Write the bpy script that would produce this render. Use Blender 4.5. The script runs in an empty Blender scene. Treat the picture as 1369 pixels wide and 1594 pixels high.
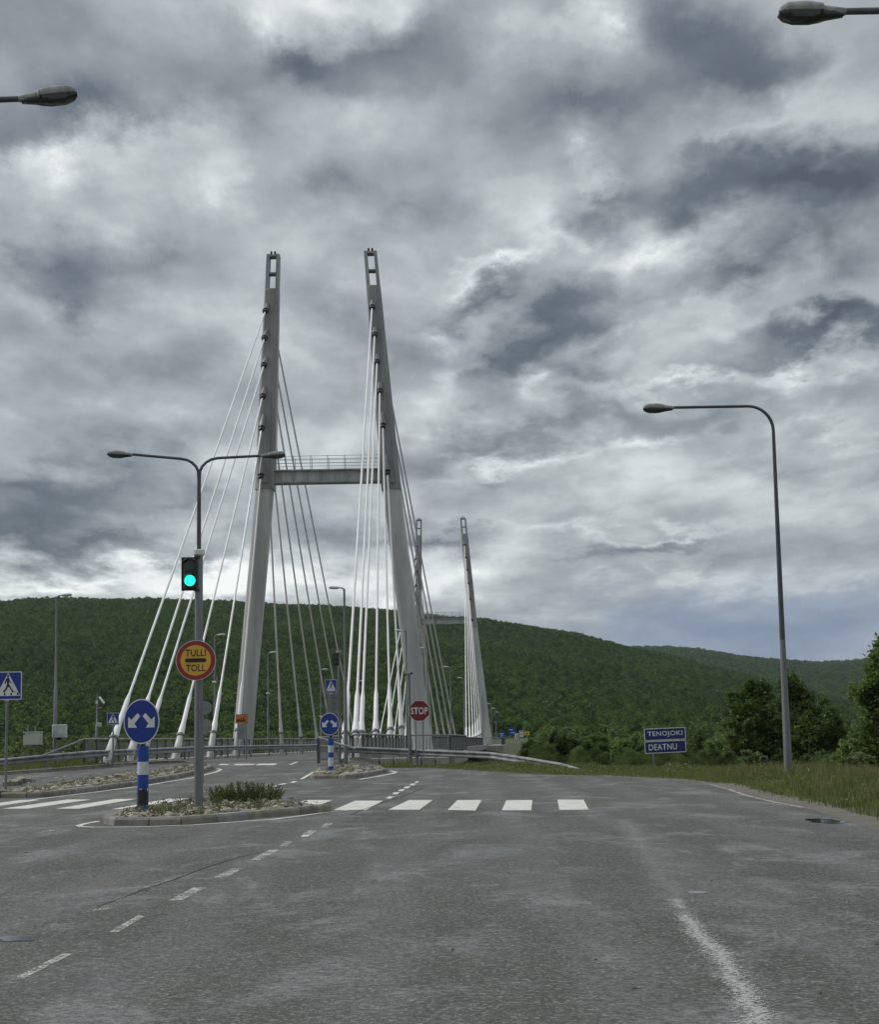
import bpy, bmesh, math, random
import numpy as np
from mathutils import Vector, Matrix

random.seed(7); rng = np.random.default_rng(7)
SC = bpy.context.scene
COL = SC.collection
R = math.radians
PI = math.pi

# ------------------------------------------------------------------ camera
FP = 2600.0                      # focal length in photograph pixels (1369 x 1594)
PITCH = math.atan(340 / FP); ROLL = R(1.0); EYE = Vector((0, 0, 1.7))
F_ = Vector((0, math.cos(PITCH), math.sin(PITCH)))
r0 = Vector((1, 0, 0)); u0 = r0.cross(F_)
CR = (math.cos(ROLL) * r0 - math.sin(ROLL) * u0).normalized()
CU = (math.sin(ROLL) * r0 + math.cos(ROLL) * u0).normalized()
cam_d = bpy.data.cameras.new('camera'); cam = bpy.data.objects.new('camera', cam_d); COL.objects.link(cam)
cam_d.sensor_fit = 'VERTICAL'; cam_d.sensor_height = 36.0; cam_d.lens = FP / 1594 * 36
cam_d.clip_start = 0.1; cam_d.clip_end = 20000
M = Matrix((CR, CU, -F_)).transposed().to_4x4(); M.translation = EYE
cam.matrix_world = M
SC.camera = cam

# ------------------------------------------------------------------ exposure
SC.view_settings.view_transform = 'Standard'; SC.view_settings.look = 'None'
SC.view_settings.gamma = 1.0; SC.view_settings.exposure = 0.56
SC.view_settings.use_curve_mapping = False
SC.cycles.max_bounces = 5; SC.cycles.diffuse_bounces = 3; SC.cycles.transparent_max_bounces = 12

# ------------------------------------------------------------------ measuring helpers (photo pixel -> place)
def ray(px, py): return F_ * FP + CR * (px - 684.5) - CU * (py - 797.0)
def at(px, py, Y):
    v = ray(px, py); return EYE + v * (Y / v.y)
def gz(y):                       # height of the road surface along the approach
    if y < 60: return 0.0
    if y < 84: return 0.34 * (y - 60) / 24
    return 0.34 - 0.0063 * (y - 84)
def on(px, py, lift=0.0):
    v = ray(px, py); z = 0.0
    for _ in range(40):
        t = (z + lift - EYE.z) / v.z; p = EYE + v * t; z = 0.5 * z + 0.5 * gz(p.y)
    p.z = gz(p.y) + lift
    return p

# ------------------------------------------------------------------ node helpers
class NT:
    def __init__(s, nt): s.nt = nt; s.n = nt.nodes; s.l = nt.links
    def new(s, t, **kw):
        n = s.n.new(t)
        for k, v in kw.items():
            if k.startswith('i_'):
                key = k[2:]; key = int(key) if key.isdigit() else key
                s.put(n.inputs[key], v)
            else: setattr(n, k, v)
        return n
    def put(s, inp, v):
        if isinstance(v, bpy.types.NodeSocket): s.l.new(v, inp)
        else: inp.default_value = v
    def math(s, op, a, b=0.0, c=None, clamp=False):
        n = s.n.new('ShaderNodeMath'); n.operation = op; n.use_clamp = clamp
        s.put(n.inputs[0], a); s.put(n.inputs[1], b)
        if c is not None: s.put(n.inputs[2], c)
        return n.outputs[0]
    def vmath(s, op, a, b=(0, 0, 0)):
        n = s.n.new('ShaderNodeVectorMath'); n.operation = op
        s.put(n.inputs[0], a)
        if op == 'SCALE': s.put(n.inputs['Scale'], b)
        else: s.put(n.inputs[1], b)
        return n.outputs['Value'] if op in ('LENGTH', 'DOT_PRODUCT') else n.outputs[0]
    def noise(s, vec, scale, detail=4, rough=0.55, dist=0.0):
        n = s.n.new('ShaderNodeTexNoise')
        if vec is not None: s.put(n.inputs['Vector'], vec)
        n.inputs['Scale'].default_value = scale; n.inputs['Detail'].default_value = detail
        n.inputs['Roughness'].default_value = rough; n.inputs['Distortion'].default_value = dist
        return n
    def ramp(s, fac, stops, interp='LINEAR'):
        n = s.n.new('ShaderNodeValToRGB'); s.put(n.inputs[0], fac); e = n.color_ramp.elements
        n.color_ramp.interpolation = interp
        while len(e) < len(stops): e.new(0.5)
        for i, (p, c) in enumerate(stops):
            e[i].position = p; e[i].color = (c[0], c[1], c[2], 1) if hasattr(c, '__len__') else (c, c, c, 1)
        return n.outputs[0]
    def mix(s, fac, a, b, mode='MIX'):
        n = s.n.new('ShaderNodeMix'); n.data_type = 'RGBA'; n.blend_type = mode
        s.put(n.inputs[0], fac); s.put(n.inputs[6], a if not isinstance(a, tuple) else (*a[:3], 1)); s.put(n.inputs[7], b if not isinstance(b, tuple) else (*b[:3], 1))
        return n.outputs[2]
    def maprange(s, v, a, b, c=0.0, d=1.0, smooth=True):
        n = s.n.new('ShaderNodeMapRange'); n.interpolation_type = 'SMOOTHSTEP' if smooth else 'LINEAR'
        s.put(n.inputs[0], v)
        for i, q in enumerate((a, b, c, d)): n.inputs[i + 1].default_value = q
        return n.outputs[0]

# ------------------------------------------------------------------ world: overcast sky with layered clouds
SUN_EL, SUN_AZ = R(42), R(-75)        # azimuth measured from +Y towards +X
world = bpy.data.worlds.new('World'); SC.world = world; world.use_nodes = True
W = NT(world.node_tree); W.n.clear()
tc = W.new('ShaderNodeTexCoord'); D = tc.outputs['Generated']
sep = W.new('ShaderNodeSeparateXYZ', i_0=D); X_, Y_, Z_ = sep.outputs
az = W.math('DEGREES', W.math('ARCTAN2', X_, Y_)); el = W.math('DEGREES', W.math('ARCSINE', Z_))
V = W.new('ShaderNodeCombineXYZ', i_0=az, i_1=el, i_2=0.0).outputs[0]
zz = W.math('ADD', W.math('MAXIMUM', Z_, 0.0), 0.19)
P = W.new('ShaderNodeCombineXYZ', i_0=W.math('MULTIPLY', W.math('DIVIDE', X_, zz), 0.9), i_1=W.math('MULTIPLY', W.math('DIVIDE', Y_, zz), 0.55), i_2=0.0).outputs[0]
def azel(px, py):
    v = ray(px, py).normalized(); return math.degrees(math.atan2(v.x, v.y)), math.degrees(math.asin(v.z))
wn = W.noise(P, 7.5, 7, 0.60)
warp = W.vmath('SCALE', W.vmath('SUBTRACT', wn.outputs['Color'], (0.5, 0.5, 0.5)), W.maprange(el, 0, 16, 2.4, 5.8))
V2 = W.vmath('MULTIPLY', W.vmath('ADD', V, warp), (1, 1, 0))
# cloud banks: photo x, y, half width, half height (photo px), slope, amount
LOBES = [
 (500, 5, 170, 60, 0, .17), (410, 60, 60, 40, 20, .14), (640, 10, 60, 30, 0, .08),
 (180, 60, 260, 90, 10, -.09), (140, 175, 150, 50, -8, -.20), (215, 205, 50, 28, 0, -.08), (30, 230, 60, 34, -20, -.12), (300, 110, 120, 60, 0, -.04),
 (100, 245, 130, 34, -8, .17), (290, 240, 110, 60, 25, .09), (350, 290, 70, 44, 0, .09), (120, 320, 180, 60, 0, .05),
 (90, 420, 130, 60, 0, -.14), (100, 465, 60, 30, 0, -.10), (20, 400, 40, 30, 0, -.08), (240, 420, 130, 40, 0, -.05),
 (470, 115, 80, 30, -8, -.20), (620, 80, 150, 50, -14, -.15), (560, 130, 120, 34, 0, -.07), (800, 60, 60, 40, -25, .08), (925, 30, 60, 34, -38, .17), (860, 65, 90, 22, -30, .08),
 (740, 120, 140, 70, 0, -.08), (510, 290, 110, 50, 5, -.12), (620, 230, 120, 40, 0, -.05), (450, 220, 90, 50, 0, .03), (650, 330, 140, 30, -5, -.06),
 (1080, 50, 200, 60, 12, -.21), (1150, 110, 200, 50, -10, -.16), (900, 160, 160, 44, -8, -.12), (1310, 60, 80, 34, -25, .06), (1290, 110, 60, 24, -40, .07),
 (1130, 205, 220, 18, -12, .09), (1080, 240, 180, 40, -5, -.10), (1280, 262, 210, 52, -3, -.44), (1060, 300, 180, 34, -8, -.14), (915, 310, 70, 26, 0, -.13), (1250, 330, 150, 30, 0, -.12),
 (905, 240, 30, 48, 10, .11), (895, 300, 26, 26, 0, .09), (840, 330, 80, 60, -10, .10), (800, 418, 75, 14, -18, .24), (730, 440, 40, 22, -20, .12), (880, 370, 60, 22, 0, .14), (1020, 385, 130, 26, -12, .15),
 (1150, 415, 90, 34, -24, -.20), (1290, 385, 60, 44, 30, -.12), (1220, 370, 80, 18, 0, -.08), (760, 470, 80, 24, -14, -.16), (930, 430, 160, 40, 0, .02), (1150, 480, 140, 34, -5, .06), (1000, 470, 120, 24, 0, -.06),
 (850, 530, 110, 46, -38, -.30), (780, 580, 60, 20, -20, -.16), (940, 500, 90, 30, 0, -.08), (900, 600, 80, 26, -5, -.14), (1300, 510, 140, 26, -6, -.36), (1180, 555, 120, 14, -10, -.13),
 (700, 520, 60, 30, 0, .12), (715, 590, 50, 20, -20, .14), (830, 610, 30, 22, 40, .20), (1080, 600, 130, 14, -4, .16), (1230, 570, 40, 20, 0, .14), (1330, 575, 50, 16, 0, .12),
 (840, 670, 170, 22, -8, -.15), (720, 700, 120, 22, -6, -.14), (1090, 660, 160, 20, 0, -.12), (1200, 620, 120, 16, 0, -.05), (950, 650, 90, 16, 0, -.06),
 (760, 730, 110, 16, -10, .14), (870, 715, 160, 16, -3, .14), (1010, 705, 50, 16, 0, .18), (1290, 670, 60, 20, -20, .14), (1160, 740, 180, 30, 0, .06), (1240, 745, 60, 14, -10, -.09), (740, 742, 40, 10, 10, -.14), (950, 780, 300, 40, 0, .05),
 (900, 830, 150, 9, 4, .10), (1060, 835, 110, 9, -2, .12), (1010, 855, 110, 10, 0, -.16), (860, 860, 90, 12, 0, -.06), (1080, 890, 160, 18, 3, .15), (950, 910, 50, 12, 0, .07), (1260, 905, 160, 16, 0, .10),
 (690, 845, 80, 16, 0, -.20), (640, 850, 60, 12, 0, -.1), (730, 900, 120, 40, 0, .13), (480, 900, 140, 22, 0, .20), (600, 925, 120, 22, 0, .22), (530, 840, 110, 22, 0, -.10), (470, 800, 110, 24, 0, .03),
 (100, 905, 260, 17, 2, .30), (330, 905, 150, 30, -12, .24), (230, 892, 120, 12, 0, .08), (90, 845, 240, 28, 3, -.25), (60, 780, 160, 30, 0, -.16), (180, 745, 170, 44, -12, -.17), (40, 815, 90, 22, 0, -.12), (280, 780, 80, 24, -20, -.08), (300, 830, 120, 18, 0, .04),
 (80, 650, 120, 30, 0, .03), (250, 580, 150, 60, -15, -.05), (120, 560, 140, 50, 0, .04), (330, 680, 110, 40, 0, .04), (540, 660, 100, 44, 0, .04), (680, 640, 60, 30, 0, .05), (520, 480, 150, 34, 0, -.05), (600, 540, 70, 30, 0, -.04), (470, 560, 100, 40, 0, .05), (600, 790, 60, 30, 0, .06),
]
acc = 0.0
kdeg = math.degrees(1 / FP)
for (x, y, w_, h_, sl, amt) in LOBES:
    a, e = azel(x, y)
    mp = W.n.new('ShaderNodeMapping'); mp.vector_type = 'TEXTURE'; W.put(mp.inputs[0], V2)
    mp.inputs['Location'].default_value = (a, e, 0); mp.inputs['Rotation'].default_value = (0, 0, -R(sl)); mp.inputs['Scale'].default_value = (w_ * 1.75 * kdeg, h_ * 1.9 * kdeg, 1)
    gt = W.n.new('ShaderNodeTexGradient'); gt.gradient_type = 'QUADRATIC_SPHERE'; W.l.new(mp.outputs[0], gt.inputs[0])
    m = W.math('MULTIPLY_ADD', gt.outputs['Fac'], amt * (1.95 if h_ > 22 else 1.35), acc)
    acc = m
# relief: a light side and a shaded base on every puff
n1 = W.noise(P, 3.0, 8, 0.52, 0.0).outputs['Fac']
P2 = W.vmath('ADD', P, (0.02, 0.06, 0.0))
n2 = W.noise(P2, 3.0, 8, 0.52, 0.0).outputs['Fac']
relief = W.math('SUBTRACT', n2, n1)
nf = W.noise(W.vmath('ADD', P, W.vmath('SCALE', wn.outputs['Color'], 0.10)), 5.0, 6, 0.50).outputs['Fac']
bil = W.math('ABSOLUTE', W.math('SUBTRACT', nf, 0.5))
L = W.math('ADD', acc, 0.615)
L = W.math('ADD', L, W.math('MULTIPLY', W.math('SUBTRACT', n1, 0.5), -0.26))
L = W.math('ADD', L, W.math('MULTIPLY', relief, 0.75))
L = W.math('ADD', L, W.math('MULTIPLY', W.math('SUBTRACT', bil, 0.07), 0.60))
cloud = W.ramp(L, [(0.0, (0.060, 0.072, 0.088)), (0.28, (0.098, 0.116, 0.136)), (0.46, (0.180, 0.200, 0.220)), (0.62, (0.285, 0.310, 0.325)), (0.78, (0.44, 0.470, 0.48)), (1.0, (0.68, 0.70, 0.69))])
# far rain-blue bank over the right horizon
a1, e1 = azel(1190, 985)
vb = W.vmath('MULTIPLY', W.vmath('SUBTRACT', V2, (a1, e1, 0)), (1 / (430 * kdeg), 1 / (105 * kdeg), 0))
bm = W.maprange(W.vmath('LENGTH', vb), 0.3, 1.1, 0.82, 0.0)
bluec = W.mix(W.maprange(W.noise(P, 2.2, 6, 0.5).outputs['Fac'], 0.35, 0.65), (0.115, 0.158, 0.245), (0.19, 0.235, 0.315))
cloud = W.mix(bm, cloud, bluec)
cloud = W.mix(1.0, cloud, W.new('ShaderNodeCombineColor', i_0=W.maprange(Z_, 0.42, 1.0, 1.0, 1.9), i_1=W.maprange(Z_, 0.42, 1.0, 1.0, 1.9), i_2=W.maprange(Z_, 0.42, 1.0, 1.0, 1.9)).outputs[0], 'MULTIPLY')  # unseen upper sky brightened towards the zenith to add light on the scene
skyt = W.new('ShaderNodeTexSky', sky_type='NISHITA', sun_disc=False, sun_elevation=SUN_EL, sun_rotation=SUN_AZ)
bg1 = W.new('ShaderNodeBackground', i_0=skyt.outputs[0], i_1=0.06)
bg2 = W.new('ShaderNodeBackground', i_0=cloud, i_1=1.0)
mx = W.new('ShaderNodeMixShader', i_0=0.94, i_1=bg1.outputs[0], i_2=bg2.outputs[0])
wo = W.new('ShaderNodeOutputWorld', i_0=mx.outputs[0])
world.cycles.sampling_method = 'MANUAL'; world.cycles.sample_map_resolution = 256

# ------------------------------------------------------------------ sun behind the overcast
sl = bpy.data.lights.new('sun', 'SUN'); sl.energy = 1.5; sl.angle = R(24); sl.color = (1.0, 0.96, 0.9)
so = bpy.data.objects.new('sun', sl); COL.objects.link(so)
sd = Vector((math.sin(SUN_AZ) * math.cos(SUN_EL), math.cos(SUN_AZ) * math.cos(SUN_EL), math.sin(SUN_EL)))
so.rotation_euler = sd.to_track_quat('Z', 'Y').to_euler(); so.location = (-40, -20, 60)

# ------------------------------------------------------------------ materials
MAT = {}
def mat(name, col, rough=0.6, metal=0.0, var=0.12, scale=3.0, bump=0.0, bscale=40.0, rand=0.0, col2=None, fine=0.0, streak=False):
    if name in MAT: return MAT[name]
    m = bpy.data.materials.new(name); m.use_nodes = True; T = NT(m.node_tree); b = T.n['Principled BSDF']
    geo = T.new('ShaderNodeNewGeometry'); pos = geo.outputs['Position']
    if streak: pos = T.vmath('MULTIPLY', pos, (1, 1, 0.12))
    n = T.noise(pos, scale, 6, 0.6).outputs['Fac']
    c2 = col2 if col2 else tuple(c * (1 - 2.2 * var) for c in col)
    c = T.mix(T.maprange(n, 0.32, 0.68), tuple(min(1, x * (1 + var)) for x in col), c2)
    if fine:
        f = T.noise(geo.outputs['Position'], bscale * 1.3, 3, 0.7).outputs['Fac']
        c = T.mix(T.maprange(f, 0.35, 0.65, 0, fine), c, tuple(x * 0.25 for x in col))
    if rand:
        oi = T.new('ShaderNodeObjectInfo')
        g = T.maprange(oi.outputs['Random'], 0, 1, 1 - rand, 1 + rand, False)
        c = T.mix(1.0, c, T.new('ShaderNodeCombineColor', i_0=g, i_1=g, i_2=T.math('MULTIPLY', g, T.maprange(T.math('FRACT', T.math('MULTIPLY', oi.outputs['Random'], 7.3)), 0, 1, .82, 1.1, False))).outputs[0], 'MULTIPLY')
    T.put(b.inputs['Base Color'], c)
    T.put(b.inputs['Roughness'], T.maprange(n, 0.3, 0.7, max(0.05, rough - 0.08), min(1, rough + 0.08)))
    b.inputs['Metallic'].default_value = metal
    if bump:
        bn = T.new('ShaderNodeBump', i_Strength=bump, i_Distance=0.01, i_Height=T.noise(geo.outputs['Position'], bscale, 5, 0.65).outputs['Fac'])
        T.put(b.inputs['Normal'], bn.outputs[0])
    MAT[name] = m; return m

def asphalt():
    m = bpy.data.materials.new('asphalt'); m.use_nodes = True; T = NT(m.node_tree); b = T.n['Principled BSDF']
    pos = T.new('ShaderNodeNewGeometry').outputs['Position']
    big = T.noise(pos, 0.16, 5, 0.6, 0.6).outputs['Fac']
    mid = T.noise(T.vmath('MULTIPLY', pos, (1.0, 0.45, 1)), 0.75, 8, 0.68, 0.5).outputs['Fac']
    agg = T.new('ShaderNodeTexVoronoi', i_Vector=pos, i_Scale=42.0)
    ar = T.new('ShaderNodeSeparateColor', i_0=agg.outputs['Color']).outputs[0]
    fin = T.noise(pos, 60, 4, 0.75).outputs['Fac']
    med = T.noise(pos, 14, 4, 0.7).outputs['Fac']
    sx = T.new('ShaderNodeSeparateXYZ', i_0=pos).outputs[0]
    trk = T.math('SINE', T.math('ADD', T.math('MULTIPLY', sx, 3.5), T.math('MULTIPLY', T.noise(pos, 0.08, 3, 0.5).outputs['Fac'], 7.0)))
    brk = T.noise(T.vmath('MULTIPLY', pos, (0.6, 1.6, 1)), 5.0, 8, 0.75).outputs['Fac']
    c = T.mix(T.maprange(big, 0.35, 0.65), (0.052, 0.052, 0.046), (0.084, 0.084, 0.077))
    c = T.mix(T.maprange(T.math('ADD', trk, T.math('MULTIPLY', T.math('SUBTRACT', brk, .5), 1.6)), -0.1, 1.0, 0, 0.42), c, (0.150, 0.150, 0.147))
    pale = T.maprange(T.math('ADD', mid, T.math('MULTIPLY', T.math('SUBTRACT', brk, 0.5), 0.55)), 0.50, 0.66, 0, 0.80)
    c = T.mix(pale, c, (0.215, 0.218, 0.218))
    damp = T.maprange(T.math('ADD', T.noise(pos, 0.33, 7, 0.66, 0.8).outputs['Fac'], T.math('MULTIPLY', T.math('SUBTRACT', brk, 0.5), 0.25)), 0.55, 0.64, 0, 1)
    c = T.mix(T.math('MULTIPLY', damp, 0.45), c, (0.038, 0.038, 0.038))
    c = T.mix(T.maprange(med, 0.42, 0.60, 0, 0.68), c, (0.036, 0.035, 0.034))
    chip = T.maprange(ar, 0.62, 0.96, 0, 0.62); c = T.mix(chip, c, (0.215, 0.213, 0.20))
    ag2 = T.new('ShaderNodeTexVoronoi', i_Vector=pos, i_Scale=19.0); a2 = T.new('ShaderNodeSeparateColor', i_0=ag2.outputs['Color']).outputs[1]
    c = T.mix(T.math('MULTIPLY', T.maprange(a2, 0.86, 0.95), T.maprange(ag2.outputs['Distance'], 0.25, 0.45, 0.6, 0.0)), c, (0.30, 0.28, 0.24))
    pit = T.maprange(fin, 0.52, 0.64, 0, 0.95); c = T.mix(pit, c, (0.010, 0.010, 0.010))
    T.put(b.inputs['Base Color'], c)
    rg = T.math('SUBTRACT', T.maprange(mid, 0.44, 0.66, 0.82, 0.58), T.math('MULTIPLY', damp, 0.20))
    T.put(b.inputs['Roughness'], rg)
    b.inputs['Specular IOR Level'].default_value = 0.42
    h = T.math('ADD', T.math('MULTIPLY', agg.outputs['Distance'], 0.9), T.math('MULTIPLY', fin, 0.8))
    bn = T.new('ShaderNodeBump', i_Strength=0.65, i_Distance=0.008, i_Height=h)
    T.put(b.inputs['Normal'], bn.outputs[0]); return m

def paint():
    m = bpy.data.materials.new('road_paint'); m.use_nodes = True; T = NT(m.node_tree); b = T.n['Principled BSDF']
    pos = T.new('ShaderNodeNewGeometry').outputs['Position']
    n = T.noise(pos, 2.2, 8, 0.72).outputs['Fac']; n2 = T.noise(pos, 45, 4, 0.7).outputs['Fac']
    c = T.mix(T.maprange(n, 0.35, 0.7, 0, 0.4), (0.60, 0.59, 0.55), (0.36, 0.35, 0.33))
    T.put(b.inputs['Base Color'], c); b.inputs['Roughness'].default_value = 0.6
    T.put(b.inputs['Alpha'], T.maprange(T.math('ADD', T.math('MULTIPLY', n, 0.6), T.math('MULTIPLY', n2, 0.4)), 0.575, 0.60, 1, 0.0))
    return m
def worn_paint(name, thr, k=3.0):
    m = bpy.data.materials.new(name); m.use_nodes = True; T = NT(m.node_tree); b = T.n['Principled BSDF']
    pos = T.new('ShaderNodeNewGeometry').outputs['Position']
    n = T.noise(pos, k, 8, 0.75).outputs['Fac']; n2 = T.noise(pos, 38, 4, 0.7).outputs['Fac']
    b.inputs['Base Color'].default_value = (0.50, 0.49, 0.46, 1); b.inputs['Roughness'].default_value = 0.6
    T.put(b.inputs['Alpha'], T.maprange(T.math('ADD', T.math('MULTIPLY', n, 0.5), T.math('MULTIPLY', n2, 0.5)), thr - .05, thr + .05, 0.9, 0.0))
    return m

def ragged_paint(name, amax, wide):
    m = bpy.data.materials.new(name); m.use_nodes = True; T = NT(m.node_tree); b = T.n['Principled BSDF']
    pos = T.new('ShaderNodeNewGeometry').outputs['Position']; sd_ = T.new('ShaderNodeAttribute', attribute_name='side').outputs['Fac']
    n = T.noise(pos, 1.1, 5, 0.6).outputs['Fac']; n2 = T.noise(pos, 30, 6, 0.78).outputs['Fac']
    e = T.math('SUBTRACT', 1.0, T.math('ABSOLUTE', T.math('ADD', sd_, T.math('MULTIPLY', T.math('SUBTRACT', n, .5), 1.2))))
    v = T.math('ADD', T.math('MULTIPLY', e, wide), T.math('MULTIPLY', T.math('SUBTRACT', n2, .5), 2.6))
    b.inputs['Base Color'].default_value = (0.46, 0.46, 0.44, 1); b.inputs['Roughness'].default_value = 0.6
    T.put(b.inputs['Alpha'], T.maprange(v, .36, .52, 0, amax)); return m
def leafmat(name, c1, c2, c3, trans=0.28, big=0.02, inst=True):
    m = bpy.data.materials.new(name); m.use_nodes = True; T = NT(m.node_tree); T.n.clear()
    geo = T.new('ShaderNodeNewGeometry'); oi = T.new('ShaderNodeObjectInfo')
    n = T.noise(geo.outputs['Position'], big, 4, 0.6).outputs['Fac']
    c = T.mix(T.maprange(n, 0.35, 0.65), c1, c2)
    c = T.mix(T.math('MULTIPLY', geo.outputs['Random Per Island'], 0.55), c, c3)
    g = T.maprange(oi.outputs['Random'], 0, 1, 0.50, 1.40, False)
    if inst: c = T.mix(1.0, c, T.new('ShaderNodeCombineColor', i_0=g, i_1=g, i_2=g).outputs[0], 'MULTIPLY')
    d = T.new('ShaderNodeBsdfPrincipled', i_0=c); d.inputs['Roughness'].default_value = 0.55; d.inputs['Specular IOR Level'].default_value = 0.25
    t = T.new('ShaderNodeBsdfTranslucent', i_0=c)
    x = T.new('ShaderNodeMixShader', i_0=trans, i_1=d.outputs[0], i_2=t.outputs[0])
    T.new('ShaderNodeOutputMaterial', i_0=x.outputs[0]); return m

ASPH = asphalt(); PAINT = paint()
WORN = worn_paint('worn_paint', 0.50); WORN2 = worn_paint('faded_paint', 0.46, 1.2)
SCUF = mat('scuff', (0.125, 0.125, 0.124), 0.7); CRK = mat('crack_tar', (0.02, 0.02, 0.02), 0.6)
CONC = mat('concrete', (0.30, 0.29, 0.265), 0.85, var=0.15, scale=1.2, bump=0.4, bscale=30, streak=True)
KERB = mat('kerb_stone', (0.235, 0.220, 0.195), 0.85, var=0.16, scale=2.5, bump=0.6, bscale=45, rand=0.18, fine=0.35)
COBB = mat('cobble', (0.235, 0.213, 0.18), 0.85, var=0.16, scale=5, bump=0.5, bscale=40, rand=0.42)
SOIL = mat('island_soil', (0.105, 0.095, 0.070), 0.95, var=0.25, scale=5, bump=1.0, bscale=30, fine=0.5)
PYL = mat('pylon_paint', (0.42, 0.425, 0.41), 0.5, var=0.13, scale=0.9, streak=True, fine=.0)
PYU = mat('pylon_paint_shaded', (0.285, 0.29, 0.282), 0.45, var=0.14, scale=1.1, streak=True)  # same paint as the lower legs, with shade put into a darker colour
CAB = mat('cable_sheath', (0.72, 0.72, 0.70), 0.4, var=0.04, scale=0.6)
BOOT = mat('anchor_pipe', (0.47, 0.47, 0.45), 0.45, var=0.10, scale=1.5, streak=True)
GALV = mat('galvanised_steel', (0.18, 0.192, 0.195), 0.5, metal=0.25, var=0.12, scale=3, streak=True)
GALVL = mat('light_galvanised', (0.42, 0.44, 0.44), 0.45, metal=0.3, var=0.12, scale=3)
BEAM = mat('guardrail_zinc', (0.27, 0.285, 0.29), 0.5, metal=0.3, var=0.15, scale=2)
DKST = mat('dark_and_backlit_steel', (0.060, 0.066, 0.068), 0.45, var=0.1)  # backlit darkness of upper masts and arms put into the colour; also dark fittings
BLK = mat('black_plastic', (0.012, 0.012, 0.012), 0.45)
RAILP = mat('railing_paint', (0.06, 0.065, 0.062), 0.6)
RAILG = mat('railing_grey', (0.23, 0.24, 0.235), 0.6)
HEADG = mat('lamp_housing', (0.25, 0.255, 0.24), 0.5, var=0.12, scale=8)
HEADL = mat('lamp_housing_light', (0.62, 0.63, 0.62), 0.4)
GLASS = mat('lamp_bowl', (0.03, 0.034, 0.032), 0.15)
WHITE = mat('sign_white', (0.66, 0.67, 0.66), 0.4, var=0.05)
BLUE = mat('sign_blue', (0.006, 0.030, 0.235), 0.4, var=0.06)
NAVY = mat('sign_navy', (0.006, 0.014, 0.115), 0.4, var=0.06)
RED = mat('sign_red', (0.27, 0.018, 0.018), 0.4, var=0.06)
DRED = mat('sign_dark_red', (0.17, 0.012, 0.018), 0.4, var=0.06)
YEL = mat('sign_yellow', (0.62, 0.36, 0.035), 0.4, var=0.06)
ORA = mat('sign_orange', (0.55, 0.16, 0.02), 0.4, var=0.06)
SBLK = mat('sign_black', (0.012, 0.012, 0.014), 0.5)
BACK = mat('sign_back', (0.20, 0.22, 0.205), 0.55, var=0.08)
BOX = mat('cabinet_paint', (0.42, 0.43, 0.385), 0.5, var=0.06, scale=2)
PALB = mat('bollard_white', (0.50, 0.55, 0.56), 0.45, var=0.08, scale=6)
BLUB = mat('bollard_blue', (0.008, 0.045, 0.28), 0.4, var=0.10, scale=7)
TAR = mat('peeled_black', (0.012, 0.013, 0.018), 0.5)
TRUNK = mat('bark', (0.16, 0.145, 0.12), 0.9, var=0.3, scale=9, bump=0.6, bscale=30)
STEM = mat('green_stem', (0.10, 0.115, 0.045), 0.8)
LEAF_B = leafmat('birch_leaves', (0.060, 0.108, 0.024), (0.090, 0.148, 0.032), (0.125, 0.175, 0.052), big=0.6, trans=0.38)
LEAF_W = leafmat('willow_leaves', (0.075, 0.130, 0.028), (0.110, 0.168, 0.038), (0.155, 0.200, 0.075), big=0.10, trans=0.38)
LEAF_F = leafmat('forest_leaves', (0.050, 0.100, 0.022), (0.076, 0.128, 0.026), (0.092, 0.138, 0.036), big=0.006, trans=0.4)
LEAF_S = leafmat('shrub_leaves', (0.18, 0.24, 0.08), (0.23, 0.29, 0.11), (0.09, 0.135, 0.038), big=3.0, trans=.35)
LEAF_K = leafmat('spruce_needles', (0.022, 0.044, 0.018), (0.032, 0.055, 0.022), (0.030, 0.045, 0.020), big=1.0)
gmt = bpy.data.materials.new('green_lens'); gmt.use_nodes = True
_b = gmt.node_tree.nodes['Principled BSDF']; _b.inputs['Base Color'].default_value = (0.02, 0.5, 0.35, 1)
_b.inputs['Emission Color'].default_value = (0.02, 0.80, 0.58, 1)
T = NT(gmt.node_tree); _v = T.new('ShaderNodeTexVoronoi', i_Vector=T.new('ShaderNodeNewGeometry').outputs['Position'], i_Scale=42.0)
T.put(_b.inputs['Emission Strength'], T.maprange(_v.outputs['Distance'], 0.1, 0.7, 1.45, 0.85))
def ground_mat(name, a, b_, c_, s=0.25):
    m = bpy.data.materials.new(name); m.use_nodes = True; T = NT(m.node_tree); b = T.n['Principled BSDF']
    pos = T.new('ShaderNodeNewGeometry').outputs['Position']
    n = T.noise(pos, s, 8, 0.65).outputs['Fac']; f = T.noise(pos, s * 30, 5, 0.7).outputs['Fac']
    c = T.mix(T.maprange(n, 0.35, 0.65), a, b_); c = T.mix(T.maprange(f, 0.4, 0.7, 0, 0.7), c, c_)
    T.put(b.inputs['Base Color'], c); b.inputs['Roughness'].default_value = 0.95
    T.put(b.inputs['Normal'], T.new('ShaderNodeBump', i_Strength=0.8, i_Distance=0.05, i_Height=f).outputs[0]); return m
GRND = ground_mat('ground_turf', (0.045, 0.060, 0.022), (0.070, 0.070, 0.034), (0.030, 0.036, 0.016))
HILLM = ground_mat('hill_ground', (0.036, 0.078, 0.018), (0.050, 0.094, 0.022), (0.024, 0.050, 0.013), 0.02)
GRAV = ground_mat('gravel_shoulder', (0.15, 0.135, 0.11), (0.20, 0.18, 0.15), (0.08, 0.075, 0.06), 1.5)

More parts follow.
